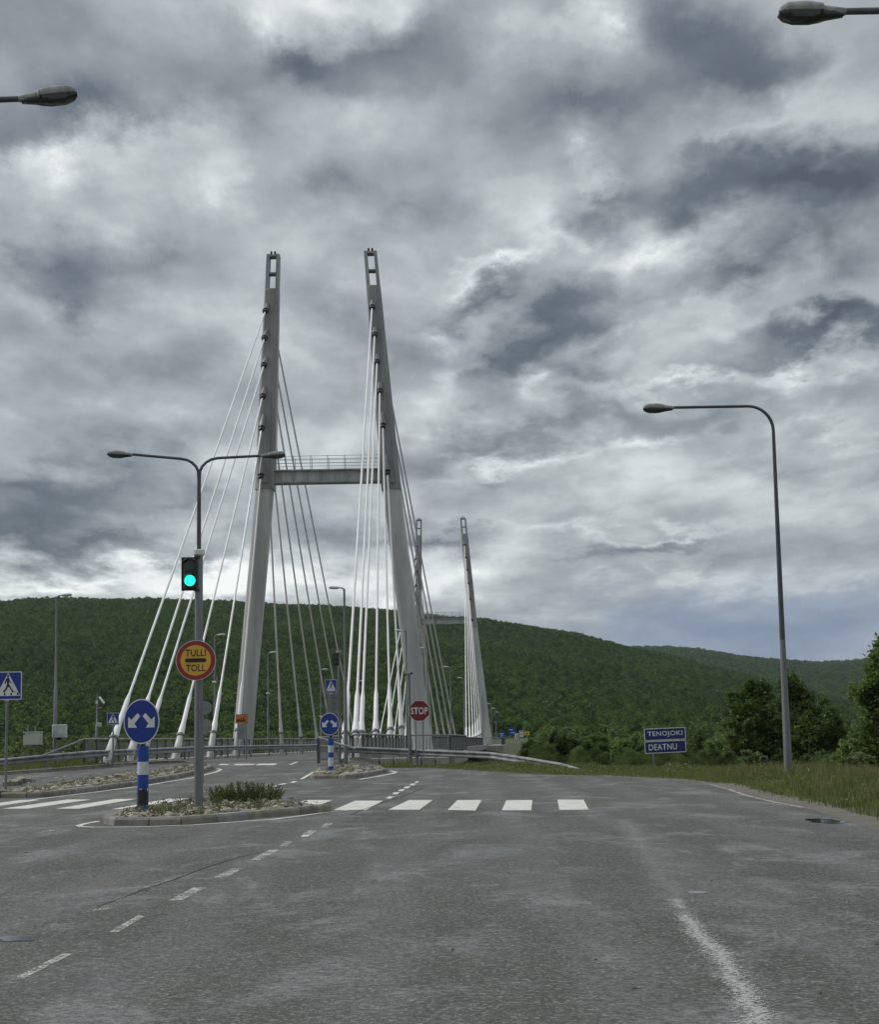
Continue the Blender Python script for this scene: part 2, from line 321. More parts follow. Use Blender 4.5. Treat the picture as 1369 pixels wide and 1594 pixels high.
# ------------------------------------------------------------------ object helpers
def tag(o, label=None, cat=None, group=None, kind=None):
    if label: o['label'] = label
    if cat: o['category'] = cat
    if group: o['group'] = group
    if kind: o['kind'] = kind
    return o
def thing(name, loc, label, cat, group=None, rz=0.0):
    o = bpy.data.objects.new(name, None); COL.objects.link(o); o.location = loc; o.rotation_euler.z = rz
    o.empty_display_size = 0.2
    return tag(o, label, cat, group)
def link(name, me, m, parent=None, loc=(0, 0, 0)):
    if m is not None and not me.materials: me.materials.append(m)
    o = bpy.data.objects.new(name, me); COL.objects.link(o); o.parent = parent; o.location = loc
    return o
def copy_tree(o, parent=None):
    c = o.copy(); COL.objects.link(c); c.parent = parent
    for ch in [x for x in bpy.data.objects if x.parent == o]: copy_tree(ch, c)
    return c

class MB:
    def __init__(s, origin=(0, 0, 0)): s.v = []; s.f = []; s.o = Vector(origin)
    def add(s, vs, fs):
        n = len(s.v); s.v += [tuple(Vector(v) - s.o) for v in vs]; s.f += [tuple(i + n for i in f) for f in fs]; return s
    def box(s, c, d, rz=0.0, bev=0.0):
        c = Vector(c); hx, hy, hz = d[0] / 2, d[1] / 2, d[2] / 2
        if bev <= 0:
            vs = [(x, y, z) for z in (-hz, hz) for x, y in ((-hx, -hy), (hx, -hy), (hx, hy), (-hx, hy))]
            fs = [(3, 2, 1, 0), (4, 5, 6, 7), (0, 1, 5, 4), (1, 2, 6, 5), (2, 3, 7, 6), (3, 0, 4, 7)]
        else:
            b = bev; ring = []
            for z, k in ((-hz, b), (-hz + b, 0), (hz - b, 0), (hz, b)):
                X, Y = hx - k, hy - k
                ring.append([(-X + b, -Y, z), (X - b, -Y, z), (X, -Y + b, z), (X, Y - b, z), (X - b, Y, z), (-X + b, Y, z), (-X, Y - b, z), (-X, -Y + b, z)])
            vs = sum(ring, []); fs = [tuple(reversed(range(8))), tuple(range(24, 32))]
            for r_ in range(3):
                for i in range(8): a = r_ * 8 + i; b2 = r_ * 8 + (i + 1) % 8; fs.append((a, b2, b2 + 8, a + 8))
        cs, sn = math.cos(rz), math.sin(rz)
        vs = [(c.x + x * cs - y * sn, c.y + x * sn + y * cs, c.z + z) for x, y, z in vs]
        return s.add(vs, fs)
    def tube(s, pts, rad, seg=8, cap=True):
        pts = [Vector(p) for p in pts]
        rad = rad if hasattr(rad, '__len__') else [rad] * len(pts)
        vs = []; fs = []; prev = None
        for i, p in enumerate(pts):
            t = (pts[min(i + 1, len(pts) - 1)] - pts[max(i - 1, 0)]).normalized()
            if prev is None:
                a = Vector((0, 0, 1)) if abs(t.z) < 0.9 else Vector((1, 0, 0)); u = t.cross(a).normalized()
            else: u = (prev - t * prev.dot(t)).normalized()
            prev = u; w = t.cross(u)
            for k in range(seg):
                an = 2 * PI * k / seg; vs.append(p + (u * math.cos(an) + w * math.sin(an)) * rad[i])
        for i in range(len(pts) - 1):
            for k in range(seg):
                a = i * seg + k; b = i * seg + (k + 1) % seg; fs.append((a, b, b + seg, a + seg))
        if cap: fs.append(tuple(reversed(range(seg)))); fs.append(tuple(range((len(pts) - 1) * seg, len(pts) * seg)))
        return s.add(vs, fs)
    def prism(s, poly, y0, y1):           # polygon in XZ, extruded along Y (y0 is the front)
        n = len(poly); vs = [(x, y0, z) for x, z in poly] + [(x, y1, z) for x, z in poly]
        fs = [tuple(range(n)), tuple(reversed(range(n, 2 * n)))]
        for i in range(n): j = (i + 1) % n; fs.append((j, i, i + n, j + n))
        return s.add(vs, fs)
    def loft(s, rings, cap=True):
        n = len(rings[0]); vs = [v for r_ in rings for v in r_]; fs = []
        for i in range(len(rings) - 1):
            for k in range(n):
                a = i * n + k; b = i * n + (k + 1) % n; fs.append((a, b, b + n, a + n))
        if cap: fs.append(tuple(reversed(range(n)))); fs.append(tuple(range((len(rings) - 1) * n, len(rings) * n)))
        return s.add(vs, fs)
    def build(s, name, m, parent=None, loc=(0, 0, 0), smooth=False, label=None):
        me = bpy.data.meshes.new(name); me.from_pydata(s.v, [], s.f); 
        bm = bmesh.new(); bm.from_mesh(me); bmesh.ops.recalc_face_normals(bm, faces=bm.faces)
        if smooth:
            for f in bm.faces: f.smooth = True
            for e in bm.edges:
                if len(e.link_faces) == 2 and e.calc_face_angle(0) > 0.7: e.smooth = False
        bm.to_mesh(me); bm.free()
        o = link(name, me, m, parent, loc)
        if label: o['label'] = label
        return o

def raw_mesh(name, V_, F4):               # fast numpy mesh of quads/tris
    me = bpy.data.meshes.new(name); k = F4.shape[1]; n = len(F4)
    me.vertices.add(len(V_)); me.vertices.foreach_set('co', np.ascontiguousarray(V_, dtype=np.float32).ravel())
    me.loops.add(n * k); me.loops.foreach_set('vertex_index', np.ascontiguousarray(F4, dtype=np.int32).ravel())
    me.polygons.add(n); me.polygons.foreach_set('loop_start', np.arange(0, n * k, k, dtype=np.int32))
    me.update(calc_edges=True); return me
def leaf_arrays(C, size, flat=0.5, long=1.5):
    n = len(C); U = rng.normal(size=(n, 3)); U[:, 2] *= 0.7; U /= np.linalg.norm(U, axis=1)[:, None]
    Wv = rng.normal(size=(n, 3)); Wv -= U * (Wv * U).sum(1)[:, None]; Wv /= np.linalg.norm(Wv, axis=1)[:, None]
    s = (size * rng.uniform(0.6, 1.35, n))[:, None]
    V_ = np.stack([C - U * s * long / 2, C + Wv * s * 0.42, C + U * s * long / 2, C - Wv * s * 0.42], 1).reshape(-1, 3)
    F4 = np.arange(4 * n).reshape(-1, 4); return V_, F4

def sheet(name, pts, m, parent=None, lift=0.004, extra_cuts=()):
    """flat polygon lying on the road surface, cut where the surface bends"""
    bm = bmesh.new(); vs = [bm.verts.new((p[0], p[1], 0)) for p in pts]; bm.faces.new(vs)
    ys = [p[1] for p in pts]
    for c in [60, 84] + list(extra_cuts):
        if min(ys) < c < max(ys):
            bmesh.ops.bisect_plane(bm, geom=bm.verts[:] + bm.edges[:] + bm.faces[:], plane_co=(0, c, 0), plane_no=(0, 1, 0))
    bmesh.ops.triangulate(bm, faces=bm.faces[:])
    for v in bm.verts: v.co.z = gz(v.co.y) + lift
    for f in bm.faces:
        f.normal_update()
        if f.normal.z < 0: f.normal_flip()
    me = bpy.data.meshes.new(name); bm.to_mesh(me); bm.free()
    return link(name, me, m, parent)

# ------------------------------------------------------------------ the ground
def axis_x(y): return -15.04 + 0.0572 * y          # bridge centre line
def sm(a, b, t):
    t = min(1, max(0, (t - a) / (b - a))); return t * t * (3 - 2 * t)
def edge_x(y):                                      # right edge of the asphalt
    pts = [(5, 12.0), (20, 9.4), (28, 8.3), (31, 8.2), (36, 8.55), (43, 8.9), (52, 9.2), (57, 9.0), (62, 6.8), (66, 3.5), (72, 0)]
    for (a, b), (c, d) in zip(pts, pts[1:]):
        if a <= y < c: return b + (d - b) * (y - a) / (c - a)
    return 12.0 if y < 5 else 0
def ed(x, y):
    e = edge_x(y); return (x - e) * .5 if y > 57 else x - e
def terrain(x, y):
    base = gz(min(y, 84)) - 0.004
    far = sm(250, 320, y)
    z = base + (-8.5 - base) * sm(86, 122, y)
    if y > 122: z = -8.5 + 7.5 * far
    if x > 4 and y < 125:                           # the ground falls away behind the verge
        z -= 1.3 * sm(9.5 + max(0, 62 - y) * 0.15, 22, x) * sm(30, 60, y)
        z -= 1.8 * sm(67, 86, y) * sm(2, 12, x) * (1 - sm(86, 122, y))
        z -= 1.1 * sm(1.5, 6.0, ed(x, y)) * sm(52, 64, y) if y < 90 else 1.1
    if x > -4 and 70 < y < 90: z -= .55 * sm(72, 78, y) * sm(-4.0, -3.0, x) * (1 - sm(3, 8, x))
    if x < -24 and y < 125: z -= 1.5 * sm(-24, -34, x) * sm(60, 75, y)
    if y > 320: z = -1.0
    return z
ax_y = list(np.concatenate([np.arange(-30, 55, 5), np.arange(55, 130, 1.5), np.arange(130, 340, 10), np.array([360, 450, 700, 1200, 2500, 5000, 9000])]))
ax_x = list(np.concatenate([np.array([-9000, -4000, -1500, -600, -250, -120, -80]), np.arange(-60, 60, 2.0), np.array([60, 80, 120, 250, 600, 1500, 4000, 9000])]))
Vg = [(x, y, terrain(x, y)) for y in ax_y for x in ax_x]; nx = len(ax_x)
Fg = np.array([(j * nx + i, j * nx + i + 1, (j + 1) * nx + i + 1, (j + 1) * nx + i) for j in range(len(ax_y) - 1) for i in range(nx - 1)])
me = raw_mesh('ground', np.array(Vg), Fg)
tag(link('ground', me, GRND), kind='structure')
# river below the bridge
wm = bpy.data.materials.new('river_water'); wm.use_nodes = True; T = NT(wm.node_tree); b = T.n['Principled BSDF']
b.inputs['Base Color'].default_value = (0.02, 0.028, 0.03, 1); b.inputs['Roughness'].default_value = 0.08
T.put(b.inputs['Normal'], T.new('ShaderNodeBump', i_Strength=0.3, i_Distance=0.2, i_Height=T.noise(T.new('ShaderNodeNewGeometry').outputs['Position'], 0.8, 5, 0.6).outputs['Fac']).outputs[0])
tag(MB().add([(-3000, 118, -7.6), (3000, 118, -7.6), (3000, 268, -7.6), (-3000, 268, -7.6)], [(0, 1, 2, 3)]).build('river', wm), kind='structure')

# asphalt sheet of the junction
road_px = [(1369, 1291.7), (1332.5, 1279.4), (1290, 1266), (1250, 1255), (1205, 1246), (1164, 1236.6), (1136, 1227), (1109, 1219.8), (1063, 1214), (1000, 1211), (950, 1208.5), (900, 1207.3), (830, 1205.5), (753, 1200.5), (677, 1196), (600, 1195)]
rp = [on(*p) for p in road_px]
redge = [(p.x, p.y) for p in rp]
lpx = [(350, 1182), (260, 1187), (170, 1194), (85, 1201), (0, 1207)]
ledge = [(on(*p).x, on(*p).y) for p in lpx]
poly = [(-60, -20), (15, -20), (12.5, 5), (9.6, 20)] + redge + [(-3.6, 79.5), (-4.6, 83.5), (-15.6, 83.5)] + [(x, min(y, 83)) for x, y in ledge if y < 83] + [(-60, on(0, 1207).y - 6)]
road = sheet('road', poly, ASPH, None, 0.0, extra_cuts=())
tag(road, kind='structure')
# gravel shoulder along the right edge
sh = []
for (x, y) in [(12.5, 5), (9.6, 20)] + redge[:12]:
    sh.append((x, y))
outer = [(x + 0.75 + 0.25 * math.sin(y * 1.7), y + 0.15) for x, y in sh]
mb = MB()
vs = []
for (a, b_) in zip(sh, outer): vs += [(a[0] - 0.1, a[1], 0.0), (b_[0], b_[1], 0.0)]
vs = [(x, y, gz(y) - 0.0005 if i % 2 else gz(y) + 0.0025) for i, (x, y, z) in enumerate(vs)]
mb.add(vs, [(2 * i, 2 * i + 1, 2 * i + 3, 2 * i + 2) for i in range(len(sh) - 1)])
tag(mb.build('gravel_shoulder', GRAV), kind='structure')

# ------------------------------------------------------------------ painted markings (children of the road)
def mark(name, px, m=PAINT, label=None, lift=0.004):
    o = sheet(name, [tuple(on(*p))[:2] for p in px], m, road, lift)
    if label: o['label'] = label
    return o
for q in [[(553, 1246.5), (596.6, 1246.5), (570, 1261), (519.4, 1261)], [(637, 1245.5), (674, 1245.5), (652.4, 1261), (605, 1260.5)],
          [(712.5, 1245.6), (750, 1245.6), (740.6, 1262), (697, 1261)], [(788.7, 1245.6), (829.4, 1245.6), (827.6, 1261.5), (781.5, 1261.5)],
          [(868, 1245), (909, 1245), (917, 1260.5), (871.5, 1261)], [(476, 1245.5), (518.6, 1245.5), (500, 1252), (452, 1253)],
          [(105, 1244.7), (142, 1244.7), (42, 1259), (2.6, 1259)], [(179, 1243.9), (212, 1243.9), (123, 1259), (87, 1259)],
          [(262, 1243.5), (296, 1243.2), (208, 1259), (172.6, 1260)], [(32, 1245.5), (62, 1245.3), (-35, 1259.5), (-75, 1259.5)]]:
    mark('zebra_stripe', q)
D = lambda l: [(x * .5113, 1260 + y * .5113) for x, y in l]
for q in [[(38, 516), (72, 516), (222, 440), (190, 440)], [(330, 375), (358, 375), (445, 323), (420, 323)], [(512, 278), (552, 278), (628, 238), (590, 238)],
          [(650, 208), (690, 208), (738, 180), (705, 180)], [(762, 154), (790, 154), (850, 124), (820, 124)], [(850, 112), (872, 112), (892, 98), (868, 98)],
          [(918, 78), (942, 78), (963, 64), (940, 64)], [(975, 55), (995, 55), (1015, 42), (992, 42)]]:
    mark('lane_dash', D(q), WORN)
for q in [[(255, 313), (300, 310), (368, 296), (325, 296)], [(400, 260), (425, 258), (465, 236), (440, 236)], [(465, 231), (485, 231), (532, 214), (510, 214)], [(80, 76), (110, 76), (172, 63), (145, 63)], [(345, 280), (360, 279), (382, 266), (368, 266)]]:
    mark('faded_dash', D(q), WORN2)
D3 = lambda l: [(600 + x / 3.911, 900 + y / 3.911) for x, y in l]
for q in [[(0, 1340), (30, 1343), (60, 1330), (25, 1328)], [(40, 1315), (75, 1316), (88, 1304), (55, 1304)], [(75, 1297), (108, 1297), (122, 1286), (90, 1286)], [(108, 1280), (140, 1280), (155, 1268), (125, 1268)], [(145, 1262), (175, 1262), (188, 1251), (158, 1251)], [(178, 1246), (198, 1246), (206, 1238), (186, 1238)]]:
    mark('lane_dash', D3(q), PAINT)
D2 = lambda l: [(300 + x / 3.911, 900 + y / 3.911) for x, y in l]
for q in [[(655, 1575), (700, 1575), (755, 1537), (715, 1537)], [(515, 1258), (545, 1258), (580, 1250), (552, 1249)], [(590, 1246), (618, 1246), (638, 1236), (612, 1236)], [(470, 1272), (500, 1272), (515, 1264), (488, 1264)],
          [(155, 1138), (210, 1138), (225, 1132), (170, 1131)], [(245, 1139), (365, 1138), (385, 1131), (265, 1131)], [(380, 1139), (500, 1138), (515, 1128), (400, 1130)], [(585, 1136), (600, 1136), (645, 1118), (630, 1118)]]:
    mark('lane_dash', D2(q), PAINT)
D8 = lambda l: [(x / 7.606, 1040 + y / 7.606) for x, y in l]
for q in [[(500, 1332), (560, 1322), (575, 1314), (515, 1324)], [(630, 1306), (680, 1300), (695, 1290), (645, 1296)], [(730, 1288), (770, 1284), (785, 1275), (745, 1279)], [(280, 1355), (345, 1362), (400, 1338), (330, 1322)]]:
    mark('lane_dash', D8(q), WORN)
def line_along(name, px, w, m=PAINT, label=None, soft=False):
    pts = [on(*p) for p in px]; L_, R_ = [], []
    for i, p in enumerate(pts):
        t = (pts[min(i + 1, len(pts) - 1)] - pts[max(i - 1, 0)]); t.z = 0; t.normalize(); n = Vector((-t.y, t.x, 0))
        L_.append(p + n * w / 2); R_.append(p - n * w / 2)
    mb = MB(); vs = [tuple((v.x, v.y, gz(v.y) + 0.006)) for v in L_ + R_]; n = len(pts)
    mb.add(vs, [(i, i + 1, n + i + 1, n + i) for i in range(n - 1)])
    o = mb.build(name, m, road)
    if soft:
        o.data.attributes.new('side', 'FLOAT', 'POINT').data.foreach_set('value', [1.0] * n + [-1.0] * n)
    if label: o['label'] = label
    return o
line_along('edge_line', [(154.7, 1278.5), (137, 1281.5), (122, 1285), (126, 1287), (145, 1288), (220, 1287.5), (300, 1284.5), (350, 1281), (422.7, 1276), (470, 1270), (517, 1263.5), (542, 1262)], 0.13)
line_along('edge_line', [(490, 1201), (478, 1208), (469, 1213)], 0.14)
line_along('edge_line', [(560, 1213.5), (590, 1208.5), (612, 1204), (617, 1202), (608, 1200)], 0.14)
line_along('edge_line', [(0, 1251.5), (35, 1247), (69, 1242.8), (150, 1233), (230, 1222.5), (299, 1211), (336, 1202), (344, 1198), (338, 1196.6)], 0.14)
line_along('edge_line', [(1250, 1257.5), (1205, 1248.6), (1164, 1239), (1136, 1229.4), (1107, 1221.5)], 0.12, WORN)
# the worn white edge line that fades away towards the crossing
line_along('worn_edge_line', [(1200, 1640), (1172, 1570), (1148, 1525), (1115, 1485), (1092, 1462), (1075, 1440), (1062, 1415), (1050, 1400)], 0.40, ragged_paint('ragged_paint', .72, .60), 'worn white line breaking up on the asphalt', soft=True)
line_along('worn_edge_line', [(1066, 1425), (1045, 1390), (1020, 1350), (1000, 1320), (985, 1295), (972, 1275)], 0.8, ragged_paint('ghost_paint', .22, .55), soft=True)

line_along('crack', [(150, 1412), (178, 1402), (235, 1381), (272, 1369), (318, 1351), (360, 1338), (410, 1325)], 0.018, CRK)
line_along('crack', [(700, 1187 + 35), (660, 1226), (632, 1238), (560, 1262), (545, 1269)], 0.03, CRK)
# repairs, drain covers, puddle
def blotch(name, px, py, rx, ry, m, lift=0.0045, n=22, jit=0.25, label=None):
    c = on(px, py); s = (c - EYE).length / FP; sy = s * (c.y / max(0.3, (1.7 - gz(c.y))))
    pts = []
    for i in range(n):
        a = 2 * PI * i / n; k = 1 + jit * (math.sin(2 * a + px) * .5 + math.sin(5 * a + py) * .35) + random.uniform(-jit, jit) * .25
        pts.append((c.x + rx * s * math.cos(a) * k, c.y + ry * sy * math.sin(a) * k))
    o = sheet(name, pts, m, road, lift)
    if label: o['label'] = label
    return o
PATCH = mat('tar_patch', (0.018, 0.018, 0.019), 0.35)
PUD = bpy.data.materials.new('puddle_water'); PUD.use_nodes = True
_b = PUD.node_tree.nodes['Principled BSDF']; _b.inputs['Base Color'].default_value = (0.015, 0.017, 0.02, 1); _b.inputs['Roughness'].default_value = 0.04
WETM = mat('damp_asphalt', (0.045, 0.045, 0.046), 0.22, var=0.2, scale=6)
blotch('puddle', 1286, 1278.5, 26, 3.6, PUD, 0.007, 30, 0.3, 'shallow puddle mirroring the sky at the verge')
blotch('puddle', 22, 1462, 30, 3.5, PUD, 0.005, 26, 0.5, 'wet streak of rainwater on the asphalt')
blotch('tar_patch', 224, 1385, 9, 2.2, PATCH)
blotch('tar_patch', 613, 1242, 2.6, 1.2, PATCH, 0.008); blotch('tar_patch', 622, 1241.6, 3.0, 1.2, PATCH, 0.008)
blotch('tar_patch', 648, 1228, 6, 1.0, PATCH); blotch('tar_patch', 678, 1215, 3, 0.9, PATCH)
blotch('tar_patch', 570, 1269, 8, .7, PATCH); blotch('tar_patch', 780, 1270, 3, .6, PATCH)
def survey_cover(px, py, k=1.0):
    c = on(px, py); mb = MB()
    mb.tube([(c.x, c.y, 0.0), (c.x, c.y, 0.007)], 0.095 * k, 20); mb.build('drain_cover', BEAM, road)
survey_cover(1086, 1389.5)
blotch('tar_patch', 1073, 1387.5, 10, 2.2, PATCH)
# twigs and grit on the road
for (x, y, l_, a) in [(989, 1541, 11, .1), (40, 1328, 6, .1), (90, 1437, 3, 1.2), (928, 1496, 5, 0.3), (1279, 1548, 4, 0.5), (705, 1480, 5, .2), (1368, 1472, 12, 0), (1109, 1372, 3, .5), (792, 1360, 3, .5), (1112, 1316, 3, .4)]:
    c = on(x, y); s = c.y / FP * l_ / 2
    tag(MB().tube([(c.x - s * math.cos(a), c.y - s * math.sin(a), 0.008), (c.x, c.y + .01, 0.014), (c.x + s * math.cos(a), c.y + s * math.sin(a), 0.008)], [0.004, 0.008, 0.004], 5).build('twig', TRUNK, road))

# ------------------------------------------------------------------ pavement strip between left kerb and bridge railing
kerbline = [Vector((x, min(y, 83), 0)) for x, y in ledge]
strip = [(p.x, p.y) for p in kerbline]
PAVE = mat('pavement_surface', (0.105, 0.10, 0.092), 0.8, var=0.2, scale=1.5, bump=0.5, bscale=40)
side = tag(MB().add([(x, y, gz(y) + 0.12) for x, y in strip] + [(x - 0.4, y + 3.2, gz(y + 3.2) + 0.12) for x, y in strip],
    [(i, i + 1, len(strip) + i + 1, len(strip) + i) for i in range(len(strip) - 1)]).build('pavement', PAVE), kind='structure')
def kerb_run(pts, parent, hgt=0.15, wid=0.24, seg=1.15, gap=0.03, closed=False, base=None, label=None):
    """individual kerb stones along a polyline; stones sit left of the running direction"""
    P_ = [Vector((p[0], p[1], 0)) for p in pts]
    if closed: P_.append(P_[0].copy())
    for a, b_ in zip(P_, P_[1:]):
        d = b_ - a; Ln = d.length
        if Ln < 0.05: continue
        n = max(1, round(Ln / seg)); t = d / Ln; nn = Vector((-t.y, t.x, 0))
        for i in range(n):
            s0 = a + t * (Ln * i / n + gap / 2); s1 = a + t * (Ln * (i + 1) / n - gap / 2)
            z0 = [gz(q.y) for q in (s0, s1)]; j = random.uniform(-0.008, 0.012); h0 = hgt + j; k = random.uniform(-.012, .012)
            rings = []
            for (s, z) in ((s0, z0[0]), (s1, z0[1])):
                s = s + nn * k
                prof = [(0, -0.03), (0.012, h0 - 0.045), (0.045, h0), (wid, h0 + 0.004), (wid, -0.03)]
                rings.append([(s + nn * u).to_tuple()[:2] + (z + w,) for u, w in prof])
            MB(parent.location if parent.type == 'EMPTY' else (0, 0, 0)).loft(rings).build('kerb_stone', KERB, parent)
kerb_run([(p.x, p.y) for p in reversed(kerbline)], side, 0.13, seg=2.2)

# ------------------------------------------------------------------ traffic islands
def stone_mesh(k):
    rg = random.Random(50 + k); rings = []
    for i, (r_, z) in enumerate([(0.55, -0.35), (1.0, 0.0), (0.82, 0.42), (0.38, 0.62)]):
        ring = []
        for a in range(7):
            an = 2 * PI * a / 7 + i * .3; q = r_ * rg.uniform(0.82, 1.15)
            ring.append((q * math.cos(an), 0.72 * q * math.sin(an), z * rg.uniform(.85, 1.15)))
        rings.append(ring)
    mb = MB().loft(rings); o = mb.build('cobble', COBB, None, smooth=True); me = o.data; bpy.data.objects.remove(o)
    for p in me.polygons: p.use_smooth = True
    return me
STONES = [stone_mesh(k) for k in range(7)]
def inside(x, y, poly):
    c = False; n = len(poly)
    for i in range(n):
        x1, y1 = poly[i]; x2, y2 = poly[(i + 1) % n]
        if (y1 > y) != (y2 > y) and x < (x2 - x1) * (y - y1) / (y2 - y1) + x1: c = not c
    return c
def shrink(poly, d):
    cx = sum(p[0] for p in poly) / len(poly); out = []; n = len(poly)
    for i in range(n):
        a = Vector(poly[i - 1]); b_ = Vector(poly[i]); c = Vector(poly[(i + 1) % n])
        t1 = (b_ - a).normalized(); t2 = (c - b_).normalized(); n1_ = Vector((-t1.y, t1.x)); n2_ = Vector((-t2.y, t2.x))
        bis = (n1_ + n2_); bis = bis.normalized() if bis.length > 0.1 else n1_; k = min(2.0, 1 / max(0.45, bis.dot(n1_)))
        q = b_ + bis * d * k; out.append((q.x, q.y))
    return out
def edist(P_, x, y):
    best = 1e9
    for i in range(len(P_)):
        (x1, y1), (x2, y2) = P_[i - 1], P_[i]; dx, dy = x2 - x1, y2 - y1; L2 = dx * dx + dy * dy or 1e-9
        t_ = max(0, min(1, ((x - x1) * dx + (y - y1) * dy) / L2)); best = min(best, math.hypot(x - x1 - t_ * dx, y - y1 - t_ * dy))
    return best
def area(p): return 0.5 * sum(p[i][0] * p[(i + 1) % len(p)][1] - p[(i + 1) % len(p)][0] * p[i][1] for i in range(len(p)))
WEED = leafmat('weed_leaves', (0.085, 0.100, 0.040), (0.12, 0.115, 0.055), (0.16, 0.14, 0.07), big=2.0, inst=False)
def island(front_px, back_px, label, size, nst, seg=1.15, nweed=400, keep=None):
    fr = [tuple(on(*p))[:2] for p in front_px]; bk = [tuple(on(px, py, 0.15))[:2] for px, py in back_px]
    poly = fr + list(reversed(bk))
    if area(poly) < 0: poly.reverse()
    cx = sum(p[0] for p in poly) / len(poly); cy = sum(p[1] for p in poly) / len(poly)
    t = thing('traffic_island', (cx, cy, gz(cy)), label, 'traffic island', 'raised stone traffic islands in the junction')
    inner = shrink(poly, 0.2)
    bm = bmesh.new(); f = bm.faces.new([bm.verts.new((x, y, 0)) for x, y in inner])
    for c in range(int(min(p[1] for p in inner)), int(max(p[1] for p in inner)) + 1, 1):
        bmesh.ops.bisect_plane(bm, geom=bm.verts[:] + bm.edges[:] + bm.faces[:], plane_co=(0, c, 0), plane_no=(0, 1, 0))
    bmesh.ops.triangulate(bm, faces=bm.faces[:])
    for v in bm.verts: v.co.z = gz(v.co.y) + 0.10; v.co -= t.location
    for f in bm.faces:
        f.normal_update()
        if f.normal.z < 0: f.normal_flip()
    me = bpy.data.meshes.new('soil'); bm.to_mesh(me); bm.free(); link('soil', me, SOIL, t)
    kerb_run(poly, t, 0.15, seg=seg, closed=True)
    xs = [p[0] for p in poly]; ys = [p[1] for p in poly]; placed = []; tries = 0
    inn2 = shrink(poly, 0.3)
    while len(placed) < nst and tries < nst * 60:
        tries += 1; x = random.uniform(min(xs), max(xs)); y = random.uniform(min(ys), max(ys))
        if not inside(x, y, poly): continue
        s = random.uniform(0.6, 1.25) * size
        if any((x - a) ** 2 + (y - b_) ** 2 < ((s + c) * 0.72) ** 2 for a, b_, c in placed): continue
        if edist(poly, x, y) < .24 + s * .45: continue
        placed.append((x, y, s))
        o = bpy.data.objects.new('cobble', random.choice(STONES)); COL.objects.link(o); o.parent = t
        o.location = Vector((x, y, gz(y) + 0.11)) - t.location; o.rotation_euler = (random.uniform(-.2, .2), random.uniform(-.2, .2), random.uniform(0, 6.3))
        o.scale = (s, s * random.uniform(.8, 1.2), s * random.uniform(.5, .95))
    # weeds between the stones
    C = []
    tw = 0
    while len(C) < nweed * 9 // 9 and tw < nweed * 40:
        tw += 1
        x = random.uniform(min(xs), max(xs)); y = random.uniform(min(ys), max(ys))
        if not inside(x, y, poly) or edist(poly, x, y) < .3: continue
        h = random.uniform(0.05, 0.2)
        for _ in range(9): C.append((x + random.gauss(0, .06) - t.location.x, y + random.gauss(0, .06) - t.location.y, gz(y) + 0.12 + random.uniform(0, h) - t.location.z))
    if C:
        Vw, Fw = leaf_arrays(np.array(C), 0.035, long=2.2)
        tag(link('weeds', raw_mesh('weeds', Vw, Fw), WEED, t), kind='stuff')
    return t, poly
R7 = lambda l: [(130 + x * .2922, 1080 + y * .2922) for x, y in l]
isl1, ip1 = island(R7([(86, 690), (160, 703), (345, 703), (520, 699), (710, 684), (890, 668), (1000, 655), (1160, 643), (1255, 635), (1325, 628)]),
                   R7([(110, 645), (200, 612), (360, 590), (600, 572), (900, 568), (1150, 572), (1240, 588)]),
                   'nearest stone-filled traffic island under the double lamp pole and green shrub', 0.155, 190, 1.35, 2200)
R1 = lambda l: [(x / 3.911, 900 + y / 3.911) for x, y in l]
isl3, ip3 = island([(-90, 1247)] + R1([(-150, 1350), (0, 1340), (160, 1338), (300, 1333), (600, 1295), (900, 1252), (1100, 1215), (1240, 1185), (1300, 1160)]),
                   [(-90, 1234)] + R1([(-150, 1310), (0, 1296), (180, 1270), (400, 1236), (600, 1208), (800, 1185), (1000, 1155), (1180, 1128), (1275, 1128)]),
                   'long curved traffic island at the left edge behind the crossing sign', 0.22, 260, 2.0, 3000)
isl2, ip2 = island(D2([(712, 1218), (740, 1222), (880, 1222), (965, 1222), (1080, 1205), (1190, 1182)]),
                   D2([(755, 1158), (820, 1145), (900, 1138), (1030, 1140), (1120, 1154)]),
                   'small far traffic island under the second arrow bollard', 0.22, 110, 1.8, 1000)
isl4, ip4 = island([(14, 1221), (24, 1222), (36, 1218), (39, 1214)], [(15, 1217), (24, 1212.5), (33, 1210), (38, 1212)],
                   'tiny stone island tip on the far left road', 0.22, 16, 1.5, 60)

# ------------------------------------------------------------------ text
def text_mesh(s, h, w, bold=0.012, name='lettering'):
    cu = bpy.data.curves.new('t', 'FONT'); cu.body = s; cu.size = 1.0; cu.align_x = 'CENTER'; cu.align_y = 'CENTER'; cu.offset = bold; cu.space_character = 1.08; cu.resolution_u = 4
    ob = bpy.data.objects.new('t', cu); COL.objects.link(ob)
    me = bpy.data.meshes.new_from_object(ob); bpy.data.objects.remove(ob); bpy.data.curves.remove(cu)
    n = len(me.vertices); co = np.empty(n * 3, dtype=np.float32); me.vertices.foreach_get('co', co); co = co.reshape(-1, 3)
    mn, mx_ = co.min(0), co.max(0); c = (mn + mx_) / 2
    out = np.zeros_like(co); out[:, 0] = (co[:, 0] - c[0]) * w / (mx_[0] - mn[0]); out[:, 2] = (co[:, 1] - c[1]) * h / (mx_[1] - mn[1])
    me.vertices.foreach_set('co', out.ravel()); me.update(); me.name = name; return me
def lettering(s, parent, m, cx, cz, h, w, y, bold=0.012):
    o = link('lettering', text_mesh(s, h, w, bold), m, parent, (cx, y, cz)); return o
def circle(r_, n=40, cx=0, cz=0, k=1.0): return [(cx + r_ * k * math.cos(2 * PI * i / n), cz + r_ * math.sin(2 * PI * i / n)) for i in range(n)]
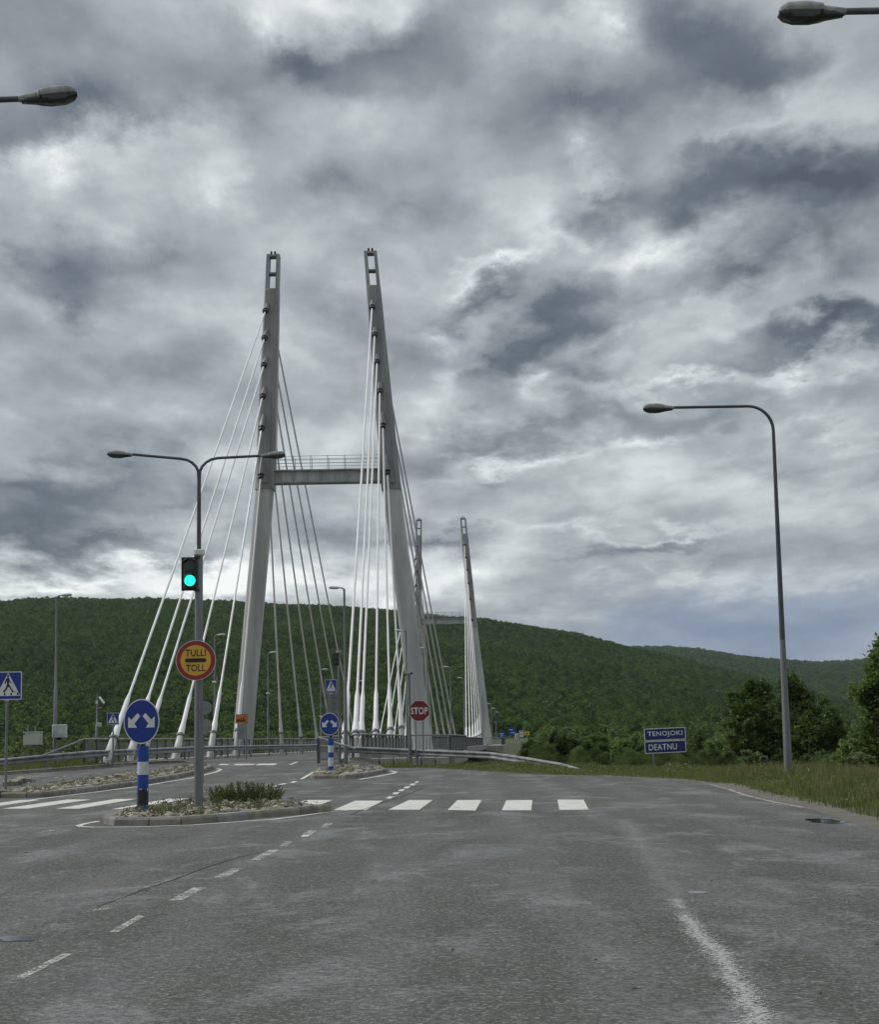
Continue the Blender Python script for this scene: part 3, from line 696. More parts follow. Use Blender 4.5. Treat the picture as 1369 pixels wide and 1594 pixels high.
def rrect(w, h, r_, cx=0, cz=0, n=4):
    out = []
    for (sx, sz, a0) in ((1, 1, 0), (-1, 1, 90), (-1, -1, 180), (1, -1, 270)):
        for i in range(n + 1):
            a = R(a0 + 90 * i / n); out.append((cx + sx * (w / 2 - r_) + r_ * math.cos(a), cz + sz * (h / 2 - r_) + r_ * math.sin(a)))
    return out
def plate(name, poly, m, parent, y0, th, loc=(0, 0, 0)): return MB().prism(poly, y0, y0 + th).build(name, m, parent, loc)

# ------------------------------------------------------------------ street lamps
def head_parts(parent, p, d, L_, light=False, big=1.0):
    """lamp head lofted from its neck at p along horizontal direction d"""
    d = Vector(d).normalized(); s = Vector((-d.y, d.x, 0)).normalized(); up = d.cross(s); up = up if up.z > 0 else -up
    def ring(t, w, zt, zb):
        c = Vector(p) + d * (t * L_); out = []
        for (a, b_) in ((-1, .30), (-.92, .72), (-.68, 1), (.68, 1), (.92, .72), (1, .30), (1, -.45), (.9, -.8), (.6, -1), (-.6, -1), (-.9, -.8), (-1, -.45)):
            z = (zt * b_ if b_ > 0 else -zb * b_) * (.80 if not light else 1)
            out.append(c + s * (a * w) * L_ + up * (z * L_))
        return out
    if light:
        secs = [(0, .05, .05, -.05), (.15, .07, .07, -.05), (.4, .17, .12, -.05), (.75, .19, .13, -.05), (.95, .13, .09, -.05), (1.0, .06, .05, -.04)]
        h = MB().loft([ring(*q) for q in secs]).build('lamp_housing', HEADL, parent, smooth=True)
        MB().loft([ring(*q) for q in [(.25, .09, -.051, -.08), (.5, .15, -.051, -.11), (.8, .14, -.051, -.10), (.92, .08, -.045, -.07)]]).build('lamp_bowl', HEADG, h, smooth=True)
    else:
        secs = [(0, .06, .045, -.055), (.02, .065, .05, -.07), (.33, .085, .10, -.09), (.36, .15, .125, -.095), (.58, .165, .165, -.09), (.90, .16, .15, -.06), (1.0, .12, .07, -.04)]
        h = MB().loft([ring(*q) for q in secs]).build('lamp_housing', HEADG, parent, smooth=True)
        MB().loft([ring(*q) for q in [(.05, .055, -.065, -.11), (.3, .10, -.09, -.15), (.40, .155, -.095, -.175), (.55, .165, -.088, -.205), (.80, .165, -.07, -.20), (.95, .145, -.055, -.145), (1.02, .09, -.045, -.07)]]).build('lamp_bowl', GLASS, h, smooth=True)
        for t in (.38, .88):
            c = Vector(p) + d * (t * L_)
            for sg in (-1, 1): MB().box(c + s * (sg * .16 * L_) + up * (-.05 * L_), (.03 * L_, .03 * L_, .05 * L_)).build('clip', BLK, h)
def bent_lamp(name_loc, height, arm, label, direction=(-1, 0, 0), hl=0.85, drop=0.0, tilt=0.0, group='tall grey street lamps with a bent arm'):
    t = thing('street_lamp', name_loc, label, 'street lamp', group)
    d = Vector(direction).normalized()
    MB().tube([(0, 0, 0), (0, 0, height * .2), (0, 0, height * .38)], [.125, .105, .085], 14).build('mast', GALV, t, smooth=True)
    z0 = height; r_ = 0.75; pts = [Vector((0, 0, height * .38)), Vector((0, 0, height - r_))]
    for i in range(1, 9):
        a = PI / 2 * i / 8; pts.append(d * (r_ - r_ * math.cos(a)) + Vector((0, 0, height - r_ + r_ * math.sin(a))))
    pts.append(d * (arm) + Vector((0, 0, height - drop)))
    MB().tube(pts, [.083] + [.05] * 5 + [.045] * 5 + [.04], 10).build('arm', DKST, t, smooth=True)  # coloured darker than the lower mast to paint in its backlit look
    head_parts(t, pts[-1], (d.x, d.y, tilt), hl)
    MB().box((0, -.125, 0.9), (.09, .02, .35)).build('service_door', GALV, t)
    MB().tube([(0, 0, 0), (0, 0, .06)], .2, 12).build('foot_collar', CONC, t)
    return t
# right lamp beside the verge, the one overhead right, the one overhead left
pb = at(1229, 1223, 50.0)
topR = at(1212, 630, 50.0)
tip = at(1050, 630, 50.0)
rot = Matrix.Rotation(0, 4, 'Z')
lampR = bent_lamp((pb.x, 50.0, -0.15), topR.z + .12, abs(tip.x - pb.x), 'tall bent-arm street lamp standing in the grass by the blue river sign', hl=.93)
hr = at(1318, 20, 20.6)
lampR2 = bent_lamp((hr.x + 2.6, 20.6, 0), hr.z + 0.02, 2.6, 'nearest street lamp reaching its head in at the top right corner', hl=0.86)
hl_ = at(33, 160, 24.0)
lampL = bent_lamp((hl_.x - 2.5, 23.6, 0), hl_.z - .1, 2.5, 'street lamp reaching in from the left edge of the sky', direction=(1, 0.12, 0), drop=-0.12, tilt=.14)
sm_lamps = []
def bridge_lamp(loc, height, label, sgn=1, hl=0.62, arm=0.12, group='slim lamp posts along both sides of the bridge', extra=None):
    t = thing('street_lamp', loc, label, 'street lamp', group)
    MB().tube([(0, 0, 0), (0, 0, height * .45), (0, 0, height * .46), (0, 0, height)], [.095, .085, .06, .05], 10).build('mast', GALV, t, smooth=True)
    MB().tube([(0, 0, height - .02), (sgn * arm, 0, height + .06)], .035, 8).build('arm', GALV, t)
    head_parts(t, (sgn * arm, 0, height + .06), (sgn, 0, 0.03), hl, light=True)
    if extra:
        f = MB().box((0, -0.12, extra), (.28, .18, .14), bev=.03).build('floodlight', HEADL, t)
        MB().box((0.14, -.05, extra + .25), (.1, .12, .3)).build('bracket', GALV, t)
    return t
def dz(y): return gz(max(y, 84))
# (px of mast, py of head, distance, side of head, label)
for (px, py, Y, sg, lb, ex) in [
    (88, 929, 80, 1, 'slim street lamp above the grey meter cabinet left of the bridge', None),
    (334, 990, 112, 1, 'slim bridge lamp left of the near pylon beside the toll sign', 5.0),
    (417, 1017, 139, 1, 'slim bridge lamp with a floodlight midway just right of the near left pylon leg', 5.0),
    (499, 1043, 170, 1, 'slim bridge lamp between the main cables left of the small crossing sign', 3.5),
    (556, 1061, 203, 1, 'small bridge lamp seen among the white cables of the right pylon leg', None),
    (536, 917, 78, -1, 'tallest bridge lamp right beside the second island at the bridge mouth', None),
    (632, 983, 112, -1, 'bridge lamp close against the near right pylon leg', None),
    (665, 1010, 139, -1, 'bridge lamp head peeking out right of the near right pylon leg', None),
    (701, 1039, 168, -1, 'bridge lamp midspan just left of the far pylon leg', None),
    (722, 1056, 196, -1, 'bridge lamp among the white cables of the far right pylon leg', None),
    (751, 1083, 262, -1, 'lamp in front of the far right pylon leg foot', None)]:
    p = at(px, py, Y); base = at(px, 1180, Y); g = dz(Y)
    axp = Vector((p.x, Y, 0)); zb = g if Y > 82 else gz(Y)
    bridge_lamp((p.x, Y, zb), p.z - zb, lb, sg, extra=ex)
for i, (px, py, Y) in enumerate([(765, 1096, 330), (772, 1103, 385), (777, 1109, 450), (782, 1117, 560), (787, 1119, 620), (792, 1122, 700), (797, 1123.5, 800), (803, 1124, 900)]):
    p = at(px, py, Y); t = bridge_lamp((p.x, Y, -1.0), p.z + 1.0, ['first', 'second', 'third', 'fourth', 'fifth', 'sixth', 'seventh', 'farthest'][i] + ' lamp in the row beyond the far pylon by the blue signs', -1, group='far lamps beyond the bridge', hl=.9)

# double lamp with the traffic light and the customs sign, on the first island
dl = on(309, 1258, 0.12)
YD = dl.y
def dlz(px, py): q = at(px, py, YD); return q
bx = dl.x
t = thing('double_street_lamp', (dl.x, dl.y, gz(YD)), 'double-armed lamp pole on the near stone island carrying the toll sign', 'street lamp')
zT = dlz(306, 735).z; zC = dlz(306, 865).z
MB().tube([(0, 0, 0), (0, 0, zC)], [.098, .088], 16).build('mast', GALV, t, smooth=True)
MB().tube([(0, 0, zC - .02), (0, 0, zC + .02), (0, 0, zC + .12), (0, 0, zC + .14)], [.08, .13, .13, .06], 18).build('collar', HEADL, t, smooth=True)
MB().tube([(0, 0, zC + .1), (0, 0, zT)], [.05, .042], 10).build('upper_mast', DKST, t, smooth=True)
for hz in (1.05, 2.25): MB().tube([(0, 0, hz), (0, 0, hz + .03)], .101, 16).build('band', GALV, t)
SX = YD / FP
for sg, hx, hy, Ln in ((-1, 205, 707.5, .56), (1, 404, 709.5, .54)):
    e = at(hx, hy, YD) - Vector((dl.x, YD, 0)); ez = e.z; ex = at(hx, hy, YD).x - dl.x - (at(306, 735, YD).x - dl.x) * .5
    pts = [Vector((sg * .01, 0, zT - .15)), Vector((sg * .02, 0, zT + .02)), Vector((sg * .07, 0, zT + .13)), Vector((sg * .16, 0, zT + .22)), Vector((sg * .27, 0, zT + .28)), Vector((sg * .42, 0, zT + .31)), Vector((ex, 0, ez))]
    MB().tube(pts, [.034, .034, .034, .033, .032, .032, .03], 10).build('arm', DKST, t, smooth=True)
    head_parts(t, pts[-1], (sg, 0, .05), Ln)
# traffic light on it
def traffic_light(loc, label, lit=True, s=1.0, face=0):
    g = thing('traffic_light', loc, label, 'traffic light', 'two-lens traffic lights')
    MB().box((0, 0, 0), (.27 * s, .14 * s, .62 * s), bev=.03 * s).build('housing', BLK, g)
    MB().box((-.02 * s, .075 * s, 0), (.36 * s, .012, .70 * s)).build('backplate', BLK, g)
    for k, z in enumerate((.16, -.15)):
        lit_here = lit and k == 1
        ln = MB().prism(circle(.115 * s, 24, 0, z * s), -.078 * s, -.069 * s).build('lens', gmt if lit_here else GLASS, g)
        # hood above the lens
        hv = []; hf = []; n = 14
        for i in range(n + 1):
            a = R(-15 + 210 * i / n)
            for (rr, yy) in ((.128, -.07), (.128, -.07 - (.15 if True else 0) * (0.35 + .65 * max(0, math.sin(a)))), (.140, -.07), (.140, -.07 - .15 * (0.35 + .65 * max(0, math.sin(a))))):
                hv.append((rr * s * math.cos(a), yy * s, z * s + rr * s * math.sin(a)))
        for i in range(n):
            a = i * 4; b_ = a + 4; hf += [(a, a + 1, b_ + 1, b_), (a + 2, b_ + 2, b_ + 3, a + 3), (a + 1, a + 3, b_ + 3, b_ + 1)]
        MB().add(hv, hf).build('hood', BLK, ln)
    MB().box((.13 * s, .06 * s, .34 * s), (.12 * s, .06 * s, .05 * s)).build('bracket', BLK, g)
    MB().box((.13 * s, .06 * s, -.34 * s), (.12 * s, .06 * s, .05 * s)).build('bracket', BLK, g)
    return g
q = at(296.5, 893, YD - .12)
traffic_light((q.x, YD - .14, q.z), 'traffic light showing green on the double lamp pole', True, 1.06)
# customs sign
q = at(305, 1028, YD - .12)
sg_ = thing('customs_sign', (q.x, YD - .16, q.z), 'round yellow sign with red ring reading TULLI TOLL on the lamp pole', 'sign')
Rr = 31 * YD / FP
plate('sign_back', circle(Rr), BACK, sg_, .004, .012)
plate('border', circle(Rr), WHITE, sg_, 0, .0035)
plate('ring', circle(Rr * .975), RED, sg_, -.003, .0029)
plate('sign_face', circle(Rr * .76), YEL, sg_, -.006, .0029)
plate('bar', rrect(Rr * 1.08, Rr * .2, Rr * .099), SBLK, sg_, -.009, .0029)
lettering('TULLI', sg_, SBLK, 0, Rr * .37, Rr * .35, Rr * 1.02, -.0075, .022)
lettering('TOLL', sg_, SBLK, 0, -Rr * .38, Rr * .35, Rr * .98, -.0075, .022)
MB().box((0.02, .05, .1), (.2, .06, .04)).build('bracket', GALV, sg_); MB().box((0.02, .05, -.1), (.2, .06, .04)).build('bracket', GALV, sg_)
# backs of the two round signs beyond, on their own pole
for (px, py, rr, Yq, lb) in [(319, 1102, 10.5, 60, 'grey back of a round sign peeking out behind the lamp pole, upper of two'), (318, 1131, 12, 60, 'brownish back of a round sign behind the lamp pole, lower of two')]:
    q = at(px, py, Yq); s_ = thing('sign_seen_from_behind', tuple(q), lb, 'sign', 'signs seen from behind at the near lamp pole')
    plate('sign_back', circle(rr * Yq / FP), BACK, s_, 0, .012); plate('rib', rrect(rr * Yq / FP * 1.5, .05, .01), BACK, s_, -.02, .018)
    plate('rim', [(x * 1.01, z * 1.01) for x, z in circle(rr * Yq / FP)], GALV, s_, .004, .006)
q = at(316, 1100, 60.2)
tg = thing('sign_pole', (q.x, 60.2, gz(60.2)), 'thin pole of the two round signs behind the lamp pole', 'pole')
MB().tube([(0, 0, 0), (0, 0, q.z + .2)], .03, 8).build('pole', GALV, tg)

# ------------------------------------------------------------------ blue and white bollards with arrows
def arrow(sg, k):
    # arrow pointing down and outwards; unit coordinates of the sign radius
    A = [(.10, .30), (.22, .38), (.60, -.02)]  # placeholder outline built below
    pts = [(.07, .24), (.22, .38), (.575, .075), (.76, .225), (.76, -.275), (.25, -.285), (.40, -.095)]
    return [(sg * x * k, z * k) for x, z in pts]
def bollard(px, ybase, ytop, signc, rx, rz_, label, lift=.12, arrows=True, black=True):
    p = on(px, ybase, lift); s = p.y / FP
    t = thing('arrow_bollard', (p.x, p.y, gz(p.y) + lift - .04), label, 'bollard', 'blue and white arrow bollards on the islands')
    H = (ybase - ytop) * s; r_ = 8.6 * s if black else .105
    bands = [(0, .12, BLUB), (.12, .36, TAR), (.36, .57, BLUB), (.57, .765, PALB), (.765, 1.0, BLUB)] if black else [(0, .20, BLUB), (.20, .45, PALB), (.45, .60, BLUB), (.60, .80, PALB), (.80, 1.0, BLUB)]
    for (a, b_, m) in bands:
        MB().tube([(0, 0, a * H), (0, 0, b_ * H)], r_, 20, cap=True).build('band', m, t, smooth=True)
    if black:   # ragged torn foil edge between blue and black
        for i in range(9):
            a = -PI / 2 + random.uniform(-1.2, 1.2); z = .36 * H
            c = (math.cos(a) * (r_ + .002), math.sin(a) * (r_ + .002))
            tx, ty = -math.sin(a), math.cos(a); w = random.uniform(.012, .03); h = random.uniform(.02, .07)
            MB().add([(c[0] - tx * w, c[1] - ty * w, z), (c[0] + tx * w, c[1] + ty * w, z), (c[0] + tx * w * .3, c[1] + ty * w * .3, z - h)], [(0, 1, 2)]).build('torn_foil', BLUB if i % 3 else WHITE, t)
    MB().tube([(0, 0, H), (0, 0, H + .12)], r_ * .55, 10).build('clamp', BLK, t)
    c = at(signc[0], signc[1], p.y - .08) - Vector((p.x, p.y, gz(p.y) + lift - .04))
    k = rx / rz_; rr = rz_ * s
    face = MB().prism(circle(rr, 44, 0, 0, k), 0, .012).build('sign_face', WHITE, t, c)
    plate('sign_back', circle(rr * 1.005, 44, 0, 0, k), BACK, face, .0125, .006)
    plate('blue_disc', circle(rr * .945, 44, 0, 0, k), BLUE, face, -.003, .0028)
    for sg in (-1, 1): plate('arrow', [(x * k, z) for x, z in arrow(sg, rr * .98)], WHITE, face, -.006, .0028)
    MB().box((0, .03, -rr * .75), (.05, .04, rr * .5)).build('bracket', GALV, face)
    for bx_ in (-.045, .045): MB().tube([(bx_, -.02, H + .03), (bx_, -.045, H + .03)], .018, 8).build('bolt', GALVL, t)
    return t
bollard(222, 1262, 1161, (220, 1123), 27.5, 34.5, 'near blue-white bollard with peeling black foot under an oval two-arrow sign')
bollard(515.5, 1202, 1149, (513, 1127), 15.2, 17.2, 'far blue-white banded bollard with round two-arrow sign on the small island', black=False)

# ------------------------------------------------------------------ pedestrian crossing signs
def walker(k):
    body = [(-.035, .50), (.055, .47), (.075, .36), (.20, .17), (.175, .145), (.055, .28), (.05, .14), (.16, -.06), (.30, -.24), (.36, -.235), (.36, -.28), (.22, -.28), (.20, -.24), (.055, -.02),
            (.0, .0), (-.07, -.14), (-.17, -.26), (-.13, -.28), (-.27, -.28), (-.26, -.24), (-.13, -.08), (-.06, .12), (-.075, .33), (-.13, .17), (-.19, .19), (-.12, .42)]
    return [(x * k, z * k) for x, z in body]
def crossing_sign(px, py, Y, w_px, h_px, zbase, label, flip=False, post_px=None, th=.012, post=True):
    c = at(px, py, Y); s = Y / FP; w = w_px * s; h = h_px * s
    t = thing('crossing_sign', (c.x, Y, zbase), label, 'sign', 'blue pedestrian crossing signs')
    cz = c.z - zbase
    f = MB().prism(rrect(w, h, w * .06), 0, .012).build('sign_face', WHITE, t, (0, -.06, cz))
    plate('sign_back', rrect(w, h, w * .06), BACK, f, .0125, .004)
    plate('blue_field', rrect(w * .94, h * .94, w * .04), BLUE, f, -.003, .0028)
    plate('triangle', [(-w * .45, -h * .36), (w * .45, -h * .36), (0, h * .46)], WHITE, f, -.006, .0028)
    k = w * .70; sg = -1 if flip else 1
    plate('walking_figure', [(x * sg, z - h * .04) for x, z in walker(k)], SBLK, f, -.009, .0028)
    plate('figure_head', circle(w * .045, 12, 0, h * .375 - h * .03), SBLK, f, -.009, .0028)
    for i in range(4):
        x = (-.36 + .24 * i) * w; plate('stripe', [(x - w * .035, -h * .34), (x + w * .035, -h * .34), (x + w * .02, -h * .24), (x - w * .02, -h * .24)] if h else [], SBLK, f, -.0085, .0022)
    if post:
        xo = 0 if post_px is None else at(post_px, py, Y).x - c.x
        MB().tube([(xo, 0, 0), (xo, 0, cz + h * .3)], .045 * max(1, w / .9) * (1 if w > .7 else .8), 12).build('post', GALV, t, smooth=True)
        MB().box((xo, -.035, cz - h * .5), (.14, .03, .1), bev=.01).build('bracket', GALVL, t)
    return t
g3 = on(11, 1229, .1)
crossing_sign(13, 1067.5, g3.y, 42, 43.5, gz(g3.y) + .06, 'large blue crossing sign at the left edge on the long island', flip=False, post_px=11)
crossing_sign(176, 1119, 79, 18.5, 18.5, gz(79), 'small blue crossing sign in front of the leftmost cable foot', flip=True)
c2 = on(516, 1192, .1)
crossing_sign(515.5, 1068.5, 77.0, 17.5, 21, gz(77), 'small blue crossing sign above the second arrow bollard', flip=True)
q = at(518, 1094.5, 77.3)
sb = thing('sign_seen_from_behind', (q.x, 77.25, q.z), 'grey rectangular sign back below the small crossing sign', 'sign')
plate('sign_back', rrect(17.5 * 77 / FP, 33 * 77 / FP, .03), BACK, sb, 0, .01)
for dz_ in (-.25, .0, .25): MB().box((0, -.02, dz_), (.3, .035, .04)).build('rib', GALV, sb)

# ------------------------------------------------------------------ second signal pole with its light
p2 = on(529, 1190, .05)
Yp = 77.6
b2 = at(529, 1190, Yp); t2 = at(524, 1016, Yp)
pole = thing('signal_pole', (b2.x, Yp, gz(Yp)), 'grey signal pole beside the tallest bridge lamp', 'pole')
MB().tube([(0, 0, 0), (0, 0, t2.z - gz(Yp))], [.075, .055], 12).build('mast', GALV, pole, smooth=True)
MB().tube([(0, 0, t2.z - gz(Yp)), (0, 0, t2.z - gz(Yp) + .12)], [.13, .11], 14).build('cap', HEADG, pole)
q = at(522.5, 1026, Yp - .2)
traffic_light((q.x, Yp - .2, q.z), 'small unlit traffic light on the pole beside the second island', False, .78)

# ------------------------------------------------------------------ STOP sign on two posts
YS = 77.5; c = at(653, 1106.5, YS); rs = 16.4 * YS / FP / math.cos(PI / 8) * .97
st = thing('stop_sign', (c.x, YS, gz(YS)), 'dark red octagonal STOP sign behind the guardrail', 'sign')
octo = lambda r_: [(r_ * math.cos(PI / 8 + i * PI / 4), r_ * math.sin(PI / 8 + i * PI / 4)) for i in range(8)]
f = MB().prism(octo(rs), 0, .012).build('sign_face', WHITE, st, (0, -.06, c.z - gz(YS)))
plate('red_octagon', octo(rs * .955), DRED, f, -.003, .0028); plate('sign_back', octo(rs * 1.002), BACK, f, .0125, .004)
lettering('STOP', f, WHITE, 0, 0, rs * .62, rs * 1.52, -.0045, .02)
for px in (647.5, 659): 
    x = at(px, 1150, YS).x - c.x; MB().tube([(x, 0, -.7), (x, 0, c.z - gz(YS))], .032, 10).build('post', GALV, st, smooth=True)
MB().box((0, -.03, c.z - gz(YS)), (.34, .03, .05)).build('crossbar', GALV, st)

# camera mast beside the leg
Yc = 79; tcx = at(634.5, 1048, Yc); bcx = at(639, 1190, Yc)
cm = thing('camera_mast', (bcx.x, Yc, gz(Yc)), 'grey mast with small cameras in front of the near right pylon leg', 'mast')
MB().tube([(0, 0, -.8), (tcx.x - bcx.x + .07, 0, tcx.z - gz(Yc))], [.085, .06], 12).build('mast', GALV, cm, smooth=True)
for (dx, dzz) in ((-.16, 0), (.14, .06)):
    c_ = MB().tube([(dx, -.05, 0), (dx - .02, -.35, -.08)], .06, 10).build('security_camera', DKST, cm, (0, 0, tcx.z - gz(Yc) + dzz))
    MB().tube([(dx, -.05, 0), (0, 0, -.08)], .02, 6).build('bracket', DKST, c_)
# CCTV mast at the left
Yc = 84; tcx = at(148, 1080, Yc); bcx = at(150, 1190, Yc)
cm = thing('camera_mast', (bcx.x, Yc, gz(84)), 'thin mast with several surveillance cameras left of the leftmost cable foot', 'mast')
hh = tcx.z - gz(84); sC = Yc / FP
MB().tube([(0, 0, 0), (0, 0, hh * .55), (0, 0, hh * .56), (0, 0, hh)], [.075, .07, .045, .035], 10).build('mast', GALV, cm, smooth=True)
MB().box((-.02, 0, hh * .88), (.1, .1, .16)).build('sensor', HEADL, cm)
MB().tube([(0, 0, hh * .80), (.3, -.05, hh * .88)], .025, 6).build('bracket', DKST, cm)
MB().tube([(.14, -.1, hh * .95), (.42, -.3, hh * .86)], [.06, .055], 10).build('security_camera', HEADL, cm)
MB().tube([(.05, -.1, hh * .78), (.30, -.2, hh * .80)], [.05, .05], 10).build('security_camera', DKST, cm)
MB().tube([(.02, -.05, hh * .70), (.30, -.1, hh * .70)], [.03, .03], 8).build('security_camera', DKST, cm)
MB().box((.12, -.06, hh * .56), (.22, .14, .2), bev=.015).build('junction_box', BOX, cm)
MB().tube([(.1, 0, hh * .9), (.1, 0, hh * .98)], .012, 6).build('antenna', GALV, cm)

# pole with an orange end-of-town sign
YO = 95; c = at(376, 1119, YO); 
og = thing('town_end_sign', (c.x, YO, gz(95)), 'orange town-end sign with a black skyline at the foot of the left pylon leg', 'sign')
sO = YO / FP; w, h = 18 * sO, 14 * sO; cz = c.z - gz(95)
f = MB().prism(rrect(w, h, .03), 0, .012).build('sign_face', SBLK, og, (0, -.06, cz))
plate('orange_field', rrect(w * .93, h * .9, .02), ORA, f, -.003, .0028)
sky_ = [(-.4, -.32), (-.4, -.1), (-.3, -.1), (-.3, .05), (-.2, .05), (-.2, -.12), (-.1, -.12), (-.1, .0), (-.05, .2), (0, .0), (0, -.15), (.1, -.15), (.1, .1), (.2, .1), (.2, -.05), (.3, -.05), (.3, -.2), (.4, -.2), (.4, -.32)]
plate('skyline', [(x * w, z * h) for x, z in sky_], SBLK, f, -.006, .0028)
plate('slash', [(-.42 * w, -.36 * h), (-.34 * w, -.36 * h), (.42 * w, .36 * h), (.34 * w, .36 * h)], RED, f, -.009, .0028)
plate('lower_panel', rrect(15 * sO, 24 * sO, .02), BACK, og, -.05, .01, (0.04, 0, c.z - gz(95) - 19.5 * sO))
for dx in (-6, 7): MB().tube([(dx * sO, 0, 0), (dx * sO, 0, cz + h * .4)], .03, 8).build('post', GALV, og)

# ------------------------------------------------------------------ cabinets on the left
YK = 78; c = at(51, 1150, YK)
cb = thing('equipment_cabinet', (c.x, YK, gz(YK)), 'cream cabinet on two thin posts behind the left guardrail', 'cabinet')
sK = YK / FP
MB().box((0, 0, c.z - gz(YK)), (27 * sK, .35, 19.5 * sK), bev=.015).build('cabinet_body', BOX, cb)
MB().box((0, 0, c.z - gz(YK) + 10 * sK), (29 * sK, .42, .04), bev=.01).build('roof', BOX, cb)
MB().box((0, -.18, c.z - gz(YK)), (24 * sK, .015, 17 * sK)).build('door', BOX, cb)
for dx in (-9.5, 2): MB().tube([(dx * sK, .2, 0), (dx * sK, .2, c.z - gz(YK) + 19 * sK)], .03, 8).build('post', GALV, cb)
MB().tube([(-12 * sK, -.1, c.z - gz(YK) + 7.5 * sK), (-12 * sK, -.25, c.z - gz(YK) + 7.5 * sK)], .03, 8).build('lock', BLK, cb)
YK = 79.6; c = at(92.5, 1138, YK)
cb = thing('meter_box', (c.x, YK, c.z), 'pale grey meter box strapped to the leftmost slim lamp', 'cabinet')
MB().box((0, 0, 0), (22 * sK, .3, 20.5 * sK), bev=.015).build('box_body', HEADL, cb)
MB().box((0, -.157, 0), (20 * sK, .014, 18.5 * sK)).build('door', mat('box_pale', (.45, .49, .47), .5), cb)
MB().box((-.03, .05, -12 * sK), (.22, .12, .12)).build('cable_gland', BLK, cb)
MB().box((-.23, -.168, -.2), (.03, .01, .05)).build('lock', BLK, cb)

# ------------------------------------------------------------------ river name sign
YT = 66; c = at(1036, 1152.5, YT); sT = YT / FP
tn = thing('river_name_sign', (c.x, YT, terrain(c.x, YT) - .1), 'blue river sign reading TENOJOKI over DEATNU in the grass', 'sign', rz=0.0)
w = 64 * sT; hcell = 18.6 * sT; cz = c.z - tn.location.z
TH = R(-1.6)
for i, (txt, wd, cxx) in enumerate((('TENOJOKI', .84, .0), ('DEATNU', .68, -.06))):
    z = (hcell / 2 + .012) * (1 if i == 0 else -1)
    f = MB().prism(rrect(w, hcell, .04), 0, .012).build('name_panel', WHITE, tn, (0, -.05, cz + z)); 
    plate('blue_field', rrect(w * .965, hcell * .88, .03), NAVY, f, -.003, .0028)
    lettering(txt, f, WHITE, cxx * w, 0, hcell * .50, w * wd, -.0045, .012)
    plate('panel_back', rrect(w, hcell, .04), BACK, f, .0125, .004)
    f.rotation_euler = (0, TH, 0)
MB().tube([(-.28 * w, 0, 0), (-.30 * w, 0, cz + .3)], .035, 10).build('post', GALV, tn, smooth=True)

# ------------------------------------------------------------------ guardrails
def guardrail(path, label, post_every=4.0, beam=.31, ground=None, end_drop=True):
    P_ = [Vector(p) for p in path]; o0 = P_[0].copy(); o0.z = 0
    t = thing('guardrail', o0, label, 'guardrail', 'steel guardrails along the junction')
    prof = [(0, 0), (-.09, -.03), (-.10, -.075), (-.02, -.12), (.0, -.155), (-.02, -.19), (-.10, -.235), (-.09, -.28), (0, -.31)]
    # beam: resample
    pts = []
    for a, b_ in zip(P_, P_[1:]):
        n = max(1, int((b_ - a).length / 2)); pts += [a.lerp(b_, i / n) for i in range(n)]
    pts.append(P_[-1]); rings = []
    for i, p in enumerate(pts):
        tt = (pts[min(i + 1, len(pts) - 1)] - pts[max(i - 1, 0)]); tt.z = 0; tt.normalize(); n = Vector((-tt.y, tt.x, 0))
        if n.y < 0: n = -n
        out = [p + n * u + Vector((0, 0, v)) for u, v in prof] + [p + n * (u + .012) + Vector((0, 0, v)) for u, v in reversed(prof)]
        rings.append(out)
    MB(o0).loft(rings).build('beam', BEAM, t, smooth=True)
    d = 0; last = None; acc_ = 0
    for a, b_ in zip(pts, pts[1:]):
        acc_ += (b_ - a).length
        if acc_ > post_every:
            acc_ = 0; g = ground(b_) if ground else terrain(b_.x, b_.y)
            if b_.z - g > .2: MB(o0).box((b_.x, b_.y + .09, (b_.z - .03 + g) / 2), (.10, .12, b_.z - .03 - g)).build('post', GALV, t)
    return t
gl = [at(-60, 1188, 71), at(0, 1181, 73), at(70, 1174.5, 75), at(138, 1168.5, 77), at(300, 1162, 98), at(390, 1160, 117), at(494, 1158.8, 134)]
guardrail([tuple(p) for p in gl], 'long curved left guardrail sweeping behind the toll sign onto the bridge', ground=lambda p: gz(p.y))
gr = [at(494, 1159.5, 80), at(560, 1162.5, 80), at(650, 1166, 79), at(763, 1170.5, 76), at(820, 1178.5, 72), at(876, 1188, 68), at(932, 1204.3, 63.5), at(940, 1207, 62.8)]
guardrail([tuple(p) for p in gr], 'right guardrail bending down into the grass by the stop sign')

# ------------------------------------------------------------------ the bridge
BO = Vector((axis_x(84), 84, gz(84)))
br = thing('cable_stayed_bridge', tuple(BO), 'grey cable-stayed bridge with two leaning twin-leg pylons and white stay cables', 'bridge')
# deck
mb = MB(BO); rings = []
for y in [83.5, 100, 124, 160, 200, 240, 279, 310]:
    x = axis_x(y); z = gz(max(y, 84)); 
    if y == 83.5: z = gz(84)
    prof = [(-7.2, 0.12), (-5.3, .12), (-5.25, 0), (4.4, 0), (4.45, .12), (6.6, .12), (6.6, -.55), (5.2, -1.1), (-5.2, -1.1), (-7.2, -.55)]
    rings.append([(x + u, y, z + w_) for u, w_ in prof])
mb.loft(rings).build('deck', CONC, br)
# asphalt on the deck
mb = MB(BO)
ys_ = [83.5, 100, 124, 160, 200, 240, 279, 310]; vs = []
for y in ys_: vs += [(axis_x(y) - 5.2, y, gz(max(y, 84)) + .006), (axis_x(y) + 4.35, y, gz(max(y, 84)) + .006)]
mb.add(vs, [(2 * i, 2 * i + 1, 2 * i + 3, 2 * i + 2) for i in range(len(ys_) - 1)]).build('road_surface', ASPH, br)
